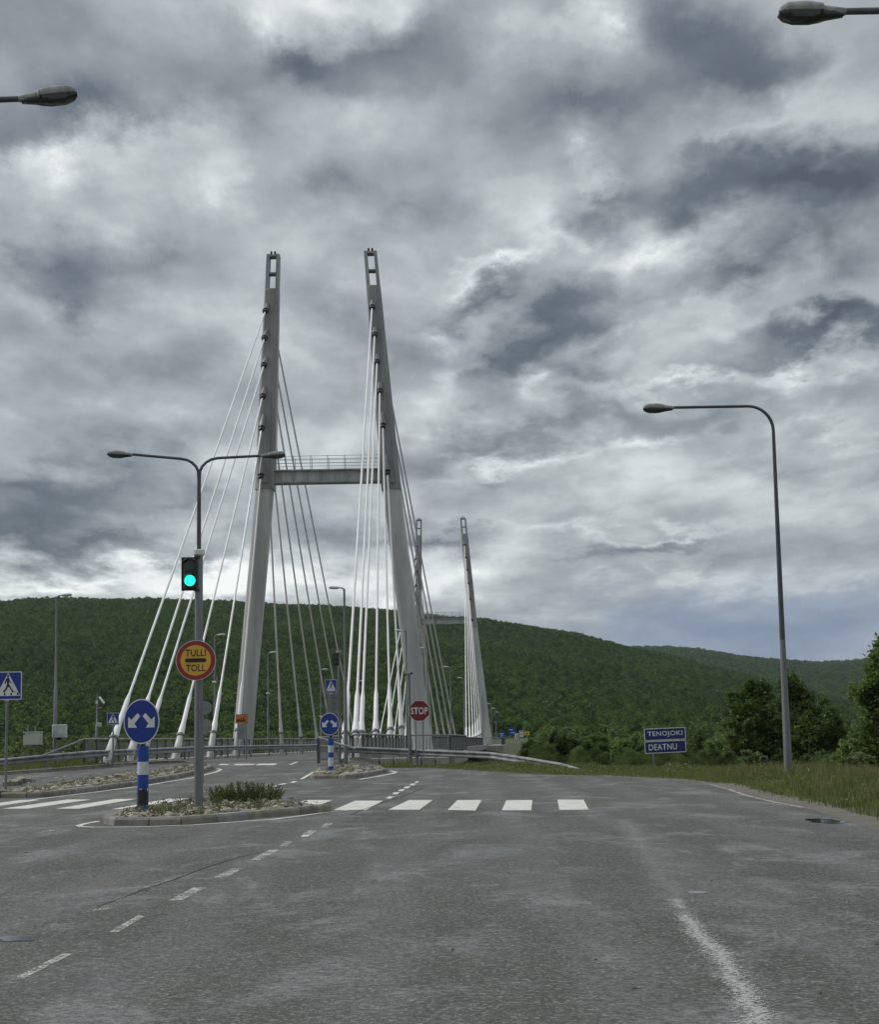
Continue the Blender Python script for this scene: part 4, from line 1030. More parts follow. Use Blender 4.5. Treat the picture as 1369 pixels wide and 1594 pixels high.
# pylon balcony slabs
for (y, side) in ((124, 1), (124, -1), (279, 1), (279, -1)):
    x0 = axis_x(y) + side * 7.9
    MB(BO).box((x0, y, gz(y) - .35), (2.8, 20, .8), rz=-.0572).build('pylon_footing', CONC, br)
# pylon legs
nl = [(376, 1160), (414, 745), (426, 398)]; nr = [(661, 1164), (608, 745), (577, 393)]
SHIFT = Vector((8.87, 155, -0.98))
def leg(px3, sgn, shift, far):
    Bp, Kp, Tp = [at(*p, 124.0) for p in px3]
    Bp, Kp, Tp = Bp + shift, Kp + shift, Tp + shift
    def ring(c, w, d_, n=20, e=3.2):
        out = []
        for i in range(n):
            a = 2 * PI * i / n; ca, sa = math.cos(a), math.sin(a)
            out.append((c.x + math.copysign(abs(ca) ** (2 / e), ca) * w / 2, c.y + math.copysign(abs(sa) ** (2 / e), sa) * d_ / 2, c.z))
        return out
    Bp.z -= .8
    g = MB(BO).loft([ring(Bp.lerp(Kp, t_), 1.42 - .06 * t_, 2.0 - .2 * t_) for t_ in (0, .25, .5, .75, 1.0)]).build('pylon_leg', PYL, br, smooth=True)
    # weld seams
    for t_ in (.24, .46, .70, .9):
        c = Bp.lerp(Kp, t_); MB(BO).loft([ring(c, 1.435 - .06 * t_, 2.015 - .2 * t_), ring(c + Vector((0, 0, .035)), 1.435 - .06 * t_, 2.015 - .2 * t_)]).build('weld_band', PYL, g)
    # upper box part with chamfered edges
    tz = at(px3[2][0], px3[2][1] + 55, 124).z + shift.z; frac = (tz - Kp.z) / (Tp.z - Kp.z); Up = Kp.lerp(Tp, frac)
    def ring8(c, w, d_, ch=.27): 
        x, y = w / 2, d_ / 2
        return [(c.x + a, c.y + b_, c.z) for a, b_ in ((-x + ch, -y), (x - ch, -y), (x, -y + ch), (x, y - ch), (x - ch, y), (-x + ch, y), (-x, y - ch), (-x, -y + ch))]
    Kl = Kp + Vector((0, 0, -.9)); Kl.x -= (Tp.x - Kp.x) / (Tp.z - Kp.z) * .9
    u = MB(BO).loft([ring8(Kl, 1.46, 1.9), ring8(Kp.lerp(Up, .5), 1.28, 1.7), ring8(Up, 1.08, 1.5)]).build('pylon_head', PYU, g)
    # front anchor plate running up the head
    n = 8
    def rc(c, x0, x1, y0, y1): return [(c.x + x0, c.y + y0, c.z), (c.x + x1, c.y + y0, c.z), (c.x + x1, c.y + y1, c.z), (c.x + x0, c.y + y1, c.z)]
    A0 = Kp + Vector((0, 0, .9)); 
    MB(BO).loft([rc(Kl.lerp(Up, .03), -.50, .32, -1.04, -.9), rc(Up + Vector((0, 0, -.1)), -.44, .24, -.84, -.7)]).build('anchor_plate', PYL if False else PYU, u)
    for k in range(40):      # bolt / rung row along the chamfer
        c = Kl.lerp(Up, (k + 1) / 42); 
        if k % 2 == 0: MB(BO).box((c.x + .50 - .12 * k / 42, c.y - .78 + .12 * k / 42, c.z), (.05, .05, .07)).build('rung', BLK, u)
    # open frame at the tip
    fr = []
    hw = .50; d_ = 1.0
    for sx in (-1, 1):
        a = Up + Vector((sx * (hw - .11), 0, -.05)); b_ = Tp + Vector((sx * (hw - .13), 0, 0))
        MB(BO).loft([rc(a, -.13, .13, -d_ / 2, d_ / 2), rc(b_, -.12, .12, -d_ / 2, d_ / 2)]).build('frame_post', PYU, u)
    for t_, hh_ in ((.02, .10), (.47, .10), (.965, .14)):
        c = Up.lerp(Tp, t_); MB(BO).box(c, (2 * (hw - .245), d_ - .1, hh_)).build('frame_bar', PYU, u)
    for sx in (-.14, .14):
        MB(BO).tube([Tp + Vector((sx, -.3, -.02)), Tp + Vector((sx, -.3, .10)), Tp + Vector((sx, -.3, .22)), Tp + Vector((sx, -.3, .27))], [.07, .09, .08, .03], 10).build('beacon', mat('beacon_glass', (.03, .012, .012), .3), u)
        MB(BO).tube([Tp + Vector((sx, -.3, -.12)), Tp + Vector((sx, -.3, -.02))], .12, 10).build('beacon_base', WHITE, u)
    return g, u, Bp, Kp, Tp, Up
backY = [79.8, 84.2, 87, 95, 105, 114]; mainD = [66, 55, 44, 33, 22, 10.5]; backD = [124 - y for y in backY]
LS = [(415, 487), (413.5, 529), (412.6, 571), (410.6, 619), (409, 668), (407.5, 741)]
RS = [(580, 481.6), (584, 524), (587.7, 566), (592, 611), (596.5, 664), (603.5, 735)]
def anchor_line(side, y): return -20.59 + 0.0572 * y if side < 0 else -9.29 + 0.0572 * y
def stay(a, p, leg_obj, socket=True, q=1.0):
    """one stay cable from deck anchor a to pylon socket p"""
    a = Vector(a); p = Vector(p); d = (p - a).normalized(); Ln = (p - a).length
    c = MB(BO).tube([a, a.lerp(p, .5), p], .068, 8).build('stay_cable', CAB, br, smooth=True)
    s0 = a + d * 1.9
    MB(BO).tube([s0, s0 + d * .55, s0 + d * 1.0, s0 + d * 3.0, s0 + d * 3.6], [.20 * q, .18 * q, .135 * q, .125 * q, .066], 12).build('cable_sleeve', CAB, c, smooth=True)
    MB(BO).tube([s0 - d * .16, s0 - d * .02], [.25 * q, .25 * q], 16).build('flange', GALV, c)
    MB(BO).tube([a - d * .2, s0 - d * .16], [.185 * q, .185 * q], 14).build('anchor_pipe', BOOT, c, smooth=True)
    # stiffening fins of the anchor pipe
    for fx in (-.20, .20):
        q0 = a - d * .2; q1 = s0 - d * .2; n = Vector((fx, -.05, 0))
        MB(BO).add([q0 + n * 1.35 * q, q1 + n * .9 * q, q1 + n * .5 * q, q0 + n * .5 * q, q0 + n * 1.35 * q + Vector((0, .04, 0)), q1 + n * .9 * q + Vector((0, .04, 0)), q1 + n * .5 * q + Vector((0, .04, 0)), q0 + n * .5 * q + Vector((0, .04, 0))],
                   [(0, 1, 2, 3), (7, 6, 5, 4), (0, 4, 5, 1), (1, 5, 6, 2), (2, 6, 7, 3), (3, 7, 4, 0)]).build('fin', BOOT, c)
    if socket:
        MB(BO).tube([p + d * -.05, p + d * .35, p + d * 1.0, p + d * 1.5], [.19, .20, .16, .10], 12).build('socket_housing', GALV, leg_obj, smooth=True)
        MB(BO).tube([p - d * .35, p - d * .3, p - d * .1, p - d * .05, p + d * .02], [.12, .19, .20, .25, .25], 12).build('socket_collar', BLK, leg_obj, smooth=True)
for far in (0, 1):
    sh_ = SHIFT if far else Vector((0, 0, 0)); YP = 124 + sh_.y
    info = []
    for side, px3, sock in ((-1, nl, LS), (1, nr, RS)):
        g, u, Bp, Kp, Tp, Up = leg(px3, side, sh_, far); info.append((Kp, Bp))
        for i in range(6):
            sp = at(*sock[i], 122.95 if i < 5 else 122.9) + sh_; sp.y = YP - 1.75
            D_ = backD[i] if not far else mainD[i]
            ya = YP - D_; ax = anchor_line(side, ya); za = gz(max(ya, 84)) + .12
            stay((ax, ya, za), sp, g)
            # the cable of the other side of the pylon
            D_ = mainD[i] if not far else backD[i]
            ya = YP + D_; ax = anchor_line(side, ya); za = gz(max(ya, 84)) + .12
            cx_ = Kp.x + (Tp.x - Kp.x) * (sp.z - Kp.z) / (Tp.z - Kp.z)
            zt = sp.z - .9
            stay((ax, ya, za), (cx_ + side * -.05 + .1, YP + .7, zt), g, socket=False, q=.72)
    (K1, B1), (K2, B2) = info
    # cross beam with its walkway railing
    zc = K1.z + .05; xa, xb = K1.x + .62, K2.x - .60; L_ = xb - xa; xm = (xa + xb) / 2
    cbm = MB(BO).box((xm, YP, zc), (L_, 1.0, .78)).build('cross_beam', PYL, br)
    MB(BO).box((xm, YP, zc + .44), (L_, 1.5, .10)).build('top_flange', PYU, cbm); MB(BO).box((xm, YP, zc - .44), (L_, 1.3, .10)).build('bottom_flange', PYU, cbm)
    for k in range(8): MB(BO).box((xa + L_ * (k + .5) / 8, YP - .58, zc), (.03, .14, .74)).build('web_stiffener', PYL, cbm)
    rl = MB(BO)
    for z in (.55, .8, 1.1):
        for yy in (-.7, .7): rl.tube([(xa + .1, YP + yy, zc + .45 + z - .05), (xb - .1, YP + yy, zc + .45 + z - .05)], .018, 6)
    rail = rl.build('walkway_rail', GALVL, cbm)
    for k in range(7):
        for yy in (-.7, .7): MB(BO).box((xa + .25 + (L_ - .5) * k / 6, YP + yy, zc + 1.0), (.045, .045, 1.1)).build('rail_post', GALVL, cbm)

# railings of the bridge
pan = MB()
for i in range(12): pan.box((-.95 + 1.9 * i / 11, 0, .55), (.036, .016, .86))
pan.box((0, 0, .12), (2.1, .03, .045)); 
po = pan.build('railing_panel', RAILG, None); PANEL = po.data; bpy.data.objects.remove(po)
mp = MB().box((0, 0, .55), (.085, .12, 1.14)).build('x', RAILP, None); POST = mp.data; bpy.data.objects.remove(mp)
def railing(path, name='railing', step=2.15, top=True, last_post=True):
    pts = [Vector(p) for p in path]
    r_ = MB(BO).tube([p + Vector((0, 0, 1.13)) for p in pts], .05, 8).build(name, RAILG, br)
    for a, b_ in zip(pts, pts[1:]):
        Ln = (b_ - a).length; n = max(1, round(Ln / step)); d = (b_ - a) / n; ang = math.atan2(d.y, d.x)
        for i in range(n):
            q = a + d * i
            o = link('railing_post', POST, None, r_, tuple(q - BO)); o.rotation_euler.z = ang
            q = a + d * (i + .5); o = link('railing_panel', PANEL, None, r_, tuple(q - BO)); o.rotation_euler.z = ang; o.scale.x = d.length / 2.15
    link('railing_post', POST, None, r_, tuple(pts[-1] - BO))
def lw(y, w): return (axis_x(y) + w, y, gz(max(y, 84)) + .12)
railing([lw(78.5, -6.2), lw(123, -6.2)]); railing([lw(134, -6.2), lw(268, -6.2)])
railing([lw(112, -6.2), (axis_x(112) - 9.0, 112.4, gz(112) + .1), (axis_x(136) - 9.0, 136, gz(136) + .1), lw(136, -6.4)])
ps = at(496, 1178, 76.5); ps.z = gz(78) + .08
railing([tuple(ps), lw(86, 6.0), lw(112, 6.0)])
railing([lw(112, 6.15), (axis_x(112) + 9.1, 112.4, gz(112) + .1), (axis_x(136) + 9.1, 136, gz(136) + .1), lw(136, 6.3)])
railing([lw(137, 6.0), lw(267, 6.0)]); railing([(axis_x(268) + 6, 268, gz(268) + .1), (axis_x(268) + 9, 268, gz(268) + .1), (axis_x(290) + 9, 290, gz(290) + .1)])
# sloping end handrails
e0 = Vector(lw(78.5, -6.2)) + Vector((0, 0, 1.13)); e1 = at(62, 1178, 73)
MB(BO).tube([e0, e1], .05, 8).build('end_handrail', GALV, br)
e0 = ps + Vector((0, 0, 1.13)); e1 = at(553, 1165.5, 77.0)
MB(BO).tube([e0, e1], .05, 8).build('end_handrail', GALVL, br)
# near abutment: wing wall with slope slabs
wa = thing('abutment_wall', (-1.5, 83, 0), 'pale concrete wing wall behind the right guardrail', 'wall')
a0 = at(548, 1175, 84.5); a1 = at(700, 1177, 84.5)
MB(wa.location).add([(a0.x, 84.5, -2), (a1.x, 84.5, -2), (a1.x, 84.5, a1.z), (a0.x, 84.5, a0.z + .1), (a0.x, 86, -2), (a1.x, 86, -2), (a1.x, 86, a1.z), (a0.x, 86, a0.z + .1)],
    [(0, 1, 2, 3), (5, 4, 7, 6), (3, 2, 6, 7), (0, 3, 7, 4), (1, 5, 6, 2)]).build('wall', CONC, wa)
for k in range(7):
    x = a0.x + (a1.x - a0.x) * (k + .5) / 7
    MB(wa.location).box((x, 84.1, gz(84) - .22), ((a1.x - a0.x) / 7 - .07, .7, .55), bev=.03).build('slab', CONC, wa)
p0 = at(712, 1173, 88); p1 = at(786, 1173, 88)
# far road lane signs beyond the bridge
def far_sign(px, py, w_, h_, Y, m, label, extra=None, post=True):
    c = at(px, py, Y); s = Y / FP
    t = thing('road_sign', (c.x, Y, -1.0), label, 'sign', 'far road signs beyond the bridge')
    f = MB().prism(rrect(w_ * s, h_ * s, .05), 0, .03).build('sign_face', m, t, (0, 0, c.z + 1.0))
    if extra:
        for (ex, ez, ew, eh, em) in extra: plate('field', rrect(ew * s, eh * s, .02, ex * s, ez * s), em, f, -.012, .011)
    for dx in ((-.3, .3) if w_ > 8 else (0,)): MB().tube([(dx * w_ * s, .06, 0), (dx * w_ * s, .06, c.z + 1.0 + h_ * s * .4)], .06, 8).build('post', GALVL, t)
    return t
SBLU = mat('far_sign_blue', (.01, .06, .26), .4)
far_sign(781.5, 1144.5, 8.5, 11, 420, SBLU, 'blue far sign left of the larger blue board', [(0, 2, 5, 1.2, WHITE), (0, -1, 4, 1.0, WHITE)])
far_sign(797.5, 1138.5, 11, 13, 430, SBLU, 'largest blue far board beyond the bridge', [(-1.5, 2.5, 5, 1.1, WHITE), (1, -2, 6, 1.1, WHITE)])
far_sign(804.8, 1146, 5.5, 9, 400, WHITE, 'small white far sign with a dark curve mark', [(0.6, -.5, 1.2, 6, SBLK)])
far_sign(812.3, 1142, 6.8, 10, 410, WHITE, 'white far sign with a blue top beside the yellow one', [(0, 3.6, 4.5, 1.6, SBLU), (0, 0, 4, .8, SBLK), (0, -2, 4, .8, SBLK)])
far_sign(820.8, 1141.5, 8, 5.5, 415, mat('far_sign_yellow', (.62, .52, .03), .4), 'bright yellow far sign, rightmost of the row', [(0, -.3, 2.5, 2, SBLK)])
# far road beyond the bridge
mb = MB(); vs = []
for y in (309, 330, 370, 420, 500, 620, 900):
    x = axis_x(y) + 0.00035 * (y - 309) ** 1.75 if y > 309 else axis_x(y); vs += [(x - 5, y, gz(300) + .02), (x + 5, y, gz(300) + .02)]
tag(mb.add(vs, [(2 * i, 2 * i + 1, 2 * i + 3, 2 * i + 2) for i in range(6)]).build('far_road', ASPH), kind='structure')

# ------------------------------------------------------------------ hills
RIDGE = [(-1500, 1010), (-900, 960), (-400, 935), (0, 938), (60, 936), (130, 934), (200, 936), (235, 934), (300, 938), (420, 942), (500, 944), (560, 949), (600, 954), (660, 960), (700, 964), (760, 970), (830, 979), (900, 991), (950, 1002), (981, 1011), (1057, 1026), (1118, 1044), (1180, 1059), (1230, 1072), (1290, 1092), (1369, 1108), (1700, 1122), (2300, 1128)]
RIDGE2 = [(300, 1040), (700, 1015), (950, 1009), (1040, 1009), (1090, 1013), (1164, 1025), (1225, 1031), (1271, 1034), (1326, 1031), (1400, 1024), (1700, 1015), (2300, 1040)]
def prof(tab):
    A, E = [], []
    for x, y in tab:
        v = ray(x, y); A.append(math.atan2(v.x, v.y)); E.append(v.z / math.hypot(v.x, v.y))
    return lambda a: np.interp(a, A, E)
p1_, p2_ = prof(RIDGE), prof(RIDGE2)
from mathutils import noise as mn
def hz1(a, r_):
    Dr = 1500; t = (r_ - 430) / (Dr - 430)
    if t <= 0: return -1.0
    if t < 1:
        s = math.sin(PI / 2 * t) ** .85; z = 1.7 + r_ * ((p1_(a) - 2.6 / Dr) * s - (2.7 / 430) * (1 - s))
    else: s = 1 - .12 * (t - 1) ** 2; z = 1.7 + (p1_(a) - 2.6 / Dr) * Dr * s
    nz = mn.noise(Vector((a * 9, r_ * .004, 0))) * 7 * s * (1 - min(1, abs(t)) ** 4) + mn.noise(Vector((a * 40, r_ * .015, 3))) * 1.5 * s * (1 - min(1, t) ** 3)
    return z + nz
def hz2(a, r_):
    Dr = 3400; t = (r_ - 1700) / (Dr - 1700)
    if t <= 0: return -1.0
    s = math.sin(PI / 2 * min(t, 1)) ** .9 - (.15 * (t - 1) ** 2 if t > 1 else 0)
    return 1.7 + min(r_, Dr) * ((p2_(a) - 6 / Dr) * s - (2.7 / 1700) * (1 - s)) + mn.noise(Vector((a * 20, r_ * .003, 7))) * 6 * s * (1 - min(1, t) ** 6)
def polar(name, fn, a0, a1, na, r_a, m):
    V_ = []; 
    for r_ in r_a:
        for a in np.linspace(a0, a1, na): V_.append((r_ * math.sin(a), r_ * math.cos(a), fn(a, r_) - .05))
    F4 = np.array([(j * na + i, j * na + i + 1, (j + 1) * na + i + 1, (j + 1) * na + i) for j in range(len(r_a) - 1) for i in range(na - 1)])
    me = raw_mesh(name, np.array(V_), F4); me.polygons.foreach_set('use_smooth', [True] * len(me.polygons))
    return tag(link(name, me, m), kind='structure')
polar('hill', hz1, R(-48), R(48), 180, list(np.linspace(420, 1500, 40)) + [1600, 1800, 2100], HILLM)
polar('far_hill', hz2, R(-20), R(48), 110, list(np.linspace(1690, 3400, 30)) + [3600, 4200], HILLM)

# ------------------------------------------------------------------ air
hm = bpy.data.materials.new('haze_air'); hm.use_nodes = True; T = NT(hm.node_tree); T.n.clear()
pv = T.new('ShaderNodeVolumePrincipled'); pv.inputs['Color'].default_value = (.78, .88, 1.0, 1); pv.inputs['Density'].default_value = 0.000036; pv.inputs['Anisotropy'].default_value = 0.1
o_ = T.new('ShaderNodeOutputMaterial'); T.l.new(pv.outputs[0], o_.inputs['Volume'])
tag(MB().box((0, 0, 80), (19000, 19000, 190)).build('haze', hm), kind='stuff')['label'] = 'thin moist air over the valley'
# ------------------------------------------------------------------ foliage
def crown_template(seed, n, leaf, h=5.0, rad=1.7, cone=0.0, trunk=True):
    g = np.random.default_rng(seed); nb = 16
    C = []
    for _ in range(nb):
        t = g.uniform(.18, 1.0); rr = rad * (math.sin(PI * min(1, (t * .92 + .08))) ** .6) * (1 - cone * t)
        a = g.uniform(0, 2 * PI); q = rr * g.uniform(.25, .85)
        C.append((q * math.cos(a), q * math.sin(a), h * t * .93, .20 * rad + .22 * rr))
    C = np.array(C); idx = g.integers(0, nb, n); P_ = g.normal(size=(n, 3)); P_ /= np.linalg.norm(P_, axis=1)[:, None]
    P_ = C[idx, :3] + P_ * (C[idx, 3] * g.uniform(.55, 1.1, n))[:, None] * np.array([1, 1, .95]); P_[:, 2] = np.maximum(P_[:, 2], .1)
    return P_, leaf
def template_obj(name, seed, n, leaf, m, **kw):
    P_, lf = crown_template(seed, n, leaf, **kw); Vv, Ff = leaf_arrays(P_, lf)
    me = raw_mesh(name, Vv, Ff); me.materials.append(m); return bpy.data.objects.new(name, me)
def scatter(name, pts, scales, temps, kind='stuff', zs=None):
    n = len(pts); me = bpy.data.meshes.new(name); me.vertices.add(n); me.vertices.foreach_set('co', np.array(pts, dtype=np.float32).ravel())
    sc = np.stack([scales * rng.uniform(.85, 1.2, n), scales * rng.uniform(.85, 1.2, n), scales * rng.uniform(.8, 1.08, n)], 1).astype(np.float32)
    a = me.attributes.new('sc', 'FLOAT_VECTOR', 'POINT'); a.data.foreach_set('vector', sc.ravel())
    a = me.attributes.new('rt', 'FLOAT_VECTOR', 'POINT'); rt = np.zeros((n, 3), np.float32); rt[:, 2] = rng.uniform(0, 6.28, n); a.data.foreach_set('vector', rt.ravel())
    a = me.attributes.new('ix', 'INT', 'POINT'); a.data.foreach_set('value', rng.integers(0, len(temps), n).astype(np.int32))
    o = link(name, me, None); tag(o, kind=kind)
    ng = bpy.data.node_groups.new(name, 'GeometryNodeTree'); ng.interface.new_socket('Geometry', in_out='INPUT', socket_type='NodeSocketGeometry'); ng.interface.new_socket('Geometry', in_out='OUTPUT', socket_type='NodeSocketGeometry')
    N = ng.nodes; Lk = ng.links; gi = N.new('NodeGroupInput'); go = N.new('NodeGroupOutput'); iop = N.new('GeometryNodeInstanceOnPoints'); jn = N.new('GeometryNodeJoinGeometry')
    for t_ in reversed(temps):
        oi = N.new('GeometryNodeObjectInfo'); oi.inputs['Object'].default_value = t_; oi.inputs['As Instance'].default_value = True; Lk.new(oi.outputs['Geometry'], jn.inputs[0])
    def attr(nm, ty):
        q = N.new('GeometryNodeInputNamedAttribute'); q.data_type = ty; q.inputs['Name'].default_value = nm; return q.outputs[0]
    Lk.new(gi.outputs[0], iop.inputs['Points']); Lk.new(jn.outputs[0], iop.inputs['Instance']); iop.inputs['Pick Instance'].default_value = True
    Lk.new(attr('ix', 'INT'), iop.inputs['Instance Index']); Lk.new(attr('rt', 'FLOAT_VECTOR'), iop.inputs['Rotation']); Lk.new(attr('sc', 'FLOAT_VECTOR'), iop.inputs['Scale'])
    Lk.new(iop.outputs[0], go.inputs[0])
    md = o.modifiers.new('scatter', 'NODES'); md.node_group = ng
    return o
FT = [template_obj('forest_tree', 100 + k, 260, .42, LEAF_F, h=5.2, rad=2.2) for k in range(4)]
# birch wood over the near hill
N1 = 62000; a = rng.uniform(R(-21), R(21), N1); r_ = np.sqrt(rng.uniform(430 ** 2, 1520 ** 2, N1))
zz_ = np.array([hz1(float(q), float(w_)) for q, w_ in zip(a, r_)])
s_ = rng.uniform(.65, 1.15, N1) * (1 + .25 * np.sin(a * 60) * np.sin(r_ * .02))
scatter('birch_forest', np.stack([r_ * np.sin(a), r_ * np.cos(a), zz_ - .6], 1), s_, FT)['label'] = 'birch forest covering the long hill behind the bridge'
N2 = 24000; a = rng.uniform(R(0), R(21), N2); r_ = np.sqrt(rng.uniform(1750 ** 2, 3420 ** 2, N2)); zz_ = np.array([hz2(float(q), float(w_)) for q, w_ in zip(a, r_)])
scatter('far_forest', np.stack([r_ * np.sin(a), r_ * np.cos(a), zz_ - 1], 1), rng.uniform(1.6, 2.6, N2), FT)['label'] = 'dark forest on the distant hill at the right'
# low wood on the far river bank
N3 = 9000; yy = rng.uniform(296, 520, N3); a = rng.uniform(R(-21), R(21), N3); xx = yy * np.tan(a)
keep = np.array([abs(x - (axis_x(y) + 0.00035 * max(0, y - 309) ** 1.75)) > 12 and not (0 < x - axis_x(y) < 15 and y < 430) for x, y in zip(xx, yy)])
xx, yy = xx[keep], yy[keep]
LT = [template_obj('bank_tree', 200 + k, 260, .40, LEAF_W, h=4.6, rad=2.0) for k in range(4)]
hgt = rng.uniform(.5, .85, len(xx)) * np.where(xx > 30, 1.0, .9)
scatter('river_bank_trees', np.stack([xx, yy, np.array([terrain(x, y) for x, y in zip(xx, yy)]) - .3], 1), hgt, LT)['label'] = 'lighter green low trees along the far river bank'
# near thickets
BT = [template_obj('thicket_bush', 300 + k, 7500, .068, LEAF_W, h=3.3, rad=1.8) for k in range(5)]
pts = []; scs = []
rr = random.Random(5)
while len(pts) < 620:
    y = rr.uniform(66, 118); px = rr.uniform(800, 1480); p = at(px, 1150, y)
    if y < 71 and px < 960: continue
    if p.x < 3.6 + .06 * (y - 70) or ed(p.x, y) < 1.2: continue
    if px > 1090 and y < 64: continue
    g = terrain(p.x, y); top = 1.7 + (1132 - (1164 - (y - 66) * .50 + rr.uniform(-12, 12))) * y / FP
    if px > 1140: top -= .45
    if px < 880: top -= .25
    h = top - g
    if h < 1.2: h = 1.2
    pts.append((p.x, y, g - .1)); scs.append(h / 3.7)
scatter('willow_thicket', pts, np.array(scs), BT)['label'] = 'dense willow thicket behind the guardrail and the river sign'
pts = []; scs = []
while len(pts) < 150:
    y = rr.uniform(78, 122); px = rr.uniform(-80, 560); p = at(px, 1150, y)
    if p.x > axis_x(y) - 7.6: continue
    g = terrain(p.x, y); top = .5 + rr.uniform(-.9, .25) + (y - 80) * .012
    if px < 150 and y < 84: top -= .5
    h = max(.7, top - g); pts.append((p.x, y, g - .1)); scs.append(h / 3.7)
scatter('left_thicket', pts, np.array(scs), BT)['label'] = 'low green bushes behind the left bridge railing'

def tree(name, loc, height, rad, nleaf, leaf, label, seed, mleaf=LEAF_B, stems=1, low=.08, tilt=0, group=None, cat='tree'):
    g = random.Random(seed); t = thing(name, loc, label, cat, group); tips = []
    mb = MB()
    for s in range(stems):
        bx_, by_ = (g.uniform(-.25, .25) * (stems > 1), g.uniform(-.25, .25) * (stems > 1)); pts = []
        lean = (g.uniform(-.5, .5) * (stems > 1) * rad * .7, g.uniform(-.4, .4) * (stems > 1) * rad * .7)
        H = height * (g.uniform(.78, 1) if s else 1)
        for i in range(9):
            u = i / 8; pts.append(Vector((bx_ + lean[0] * u + g.gauss(0, .03 * height * .3), by_ + lean[1] * u + g.gauss(0, .03 * height * .3), H * u * .97)))
        mb.tube(pts, [max(.012, .022 * height * (1 - i / 8.3) / (stems ** .4)) for i in range(9)], 8)
        nb = int(34 / stems ** .5)
        for k in range(nb):
            u = low + (1 - low) * (k + g.random()) / nb; i = min(7, int(u * 8)); base = pts[i].lerp(pts[i + 1], u * 8 - i)
            ln = rad * (math.sin(PI * min(1, u * .80 + .20)) ** .55) * g.uniform(.6, 1.08); an = g.uniform(0, 2 * PI)
            d = Vector((math.cos(an), math.sin(an), g.uniform(.25, .9))).normalized()
            mid = base + d * ln * .5; end = base + d * ln + Vector((0, 0, -.05 * ln))
            mb.tube([base, mid, end], [.010 * height * (1 - u * .7) * .6, .006 * height * .5, .006], 5)
            for q in range(7):
                v = g.uniform(.3, 1.05); tips.append((base.lerp(end, v) + Vector((g.gauss(0, .12 * ln), g.gauss(0, .12 * ln), g.gauss(0, .12 * ln)))))
    mb.build('trunk', TRUNK, t, smooth=True)
    T_ = np.array([tuple(v) for v in tips]); idx = rng.integers(0, len(T_), nleaf); P_ = T_[idx] + rng.normal(size=(nleaf, 3)) * rad * .085
    P_[:, 2] = np.maximum(P_[:, 2], .05); Vv, Ff = leaf_arrays(P_, leaf); link('crown', raw_mesh('crown', Vv, Ff), mleaf, t)
    return t
def plant_tree(px, ytop, Y, rad_px, *a, **k):
    p = at(px, ytop, Y); g = terrain(p.x, Y); return tree(a[0], (p.x, Y, g - .05), p.z - g, rad_px * Y / FP, *a[1:], **k)
plant_tree(1366, 988, 66, 66, 'birch_tree', 42000, .105, 'tall dark birch at the right edge of the verge', 11, stems=2, low=.03)
plant_tree(1395, 1040, 64, 50, 'birch_tree', 15000, .105, 'birch partly cut off by the right edge behind the tall one', 12, stems=2, low=.03)
plant_tree(1187, 1056, 72, 52, 'birch_tree', 34000, .105, 'bushy birch left of the tall bent-arm lamp', 13, stems=3, low=.02)
plant_tree(1243, 1050, 75, 56, 'birch_tree', 34000, .105, 'bushy birch right behind the tall bent-arm lamp', 14, stems=3, low=.02)
plant_tree(1272, 1100, 70, 34, 'birch_tree', 13000, .10, 'lower birch bush right of the bent-arm lamp', 15, stems=3, low=.02)
plant_tree(1150, 1115, 70, 26, 'willow_shrub', 9000, .09, 'light green willow shrub right of the river name sign', 16, mleaf=LEAF_W, stems=4, low=.02, cat='shrub')
plant_tree(1320, 1150, 58, 26, 'willow_shrub', 9000, .08, 'low pale shrub below the tall birch at the right', 17, mleaf=LEAF_W, stems=4, low=.02, cat='shrub')
plant_tree(864, 1138, 80, 13, 'spruce_tree', 9000, .07, 'small dark spruce standing in the willow thicket', 18, mleaf=LEAF_K, stems=1, low=.02)

LEAF_L = leafmat('pale_willow_leaves', (0.12, 0.165, 0.055), (0.15, 0.20, 0.075), (0.20, 0.23, 0.12), big=.5, trans=.35)
for i, (px, yt, Y, rp_, mm) in enumerate([(832, 1152, 78, 24, LEAF_B), (884, 1146, 76, 27, LEAF_B), (912, 1156, 73, 20, LEAF_W), (938, 1143, 75, 26, LEAF_B), (968, 1150, 72, 24, LEAF_W), (1000, 1140, 74, 26, LEAF_B), (1078, 1142, 73, 25, LEAF_B), (1108, 1152, 70, 20, LEAF_W), (1126, 1160, 67, 14, LEAF_L), (1176, 1166, 65, 18, LEAF_L), (1214, 1172, 63, 16, LEAF_W), (1345, 1172, 55, 24, LEAF_L)]):
    lb = ['round dark willow bush nearest the far road signs, first beyond the guardrail bend', 'round dark willow bush right beside the little spruce', 'lower light green willow bush just above the sunken guardrail end', 'tall dark round bush midway between guardrail end and river sign', 'light green willow bush second to the left of the river sign',
          'dark round bush directly left of the river name sign', 'dark round bush directly right of the river name sign', 'light green willow bush between river sign and the bushy birch', 'small pale silvery bush low in the grass left of the bushy birch', 'pale silvery willow bush at the foot of the left bushy birch', 'low green willow bush at the foot of the bent-arm lamp', 'pale silvery bush below the tall birch at the right edge'][i]
    plant_tree(px, yt, Y, rp_, 'willow_bush', 9000, .075, lb, 40 + i, mleaf=mm, stems=4, low=.02, cat='shrub', group='round bushes along the verge')
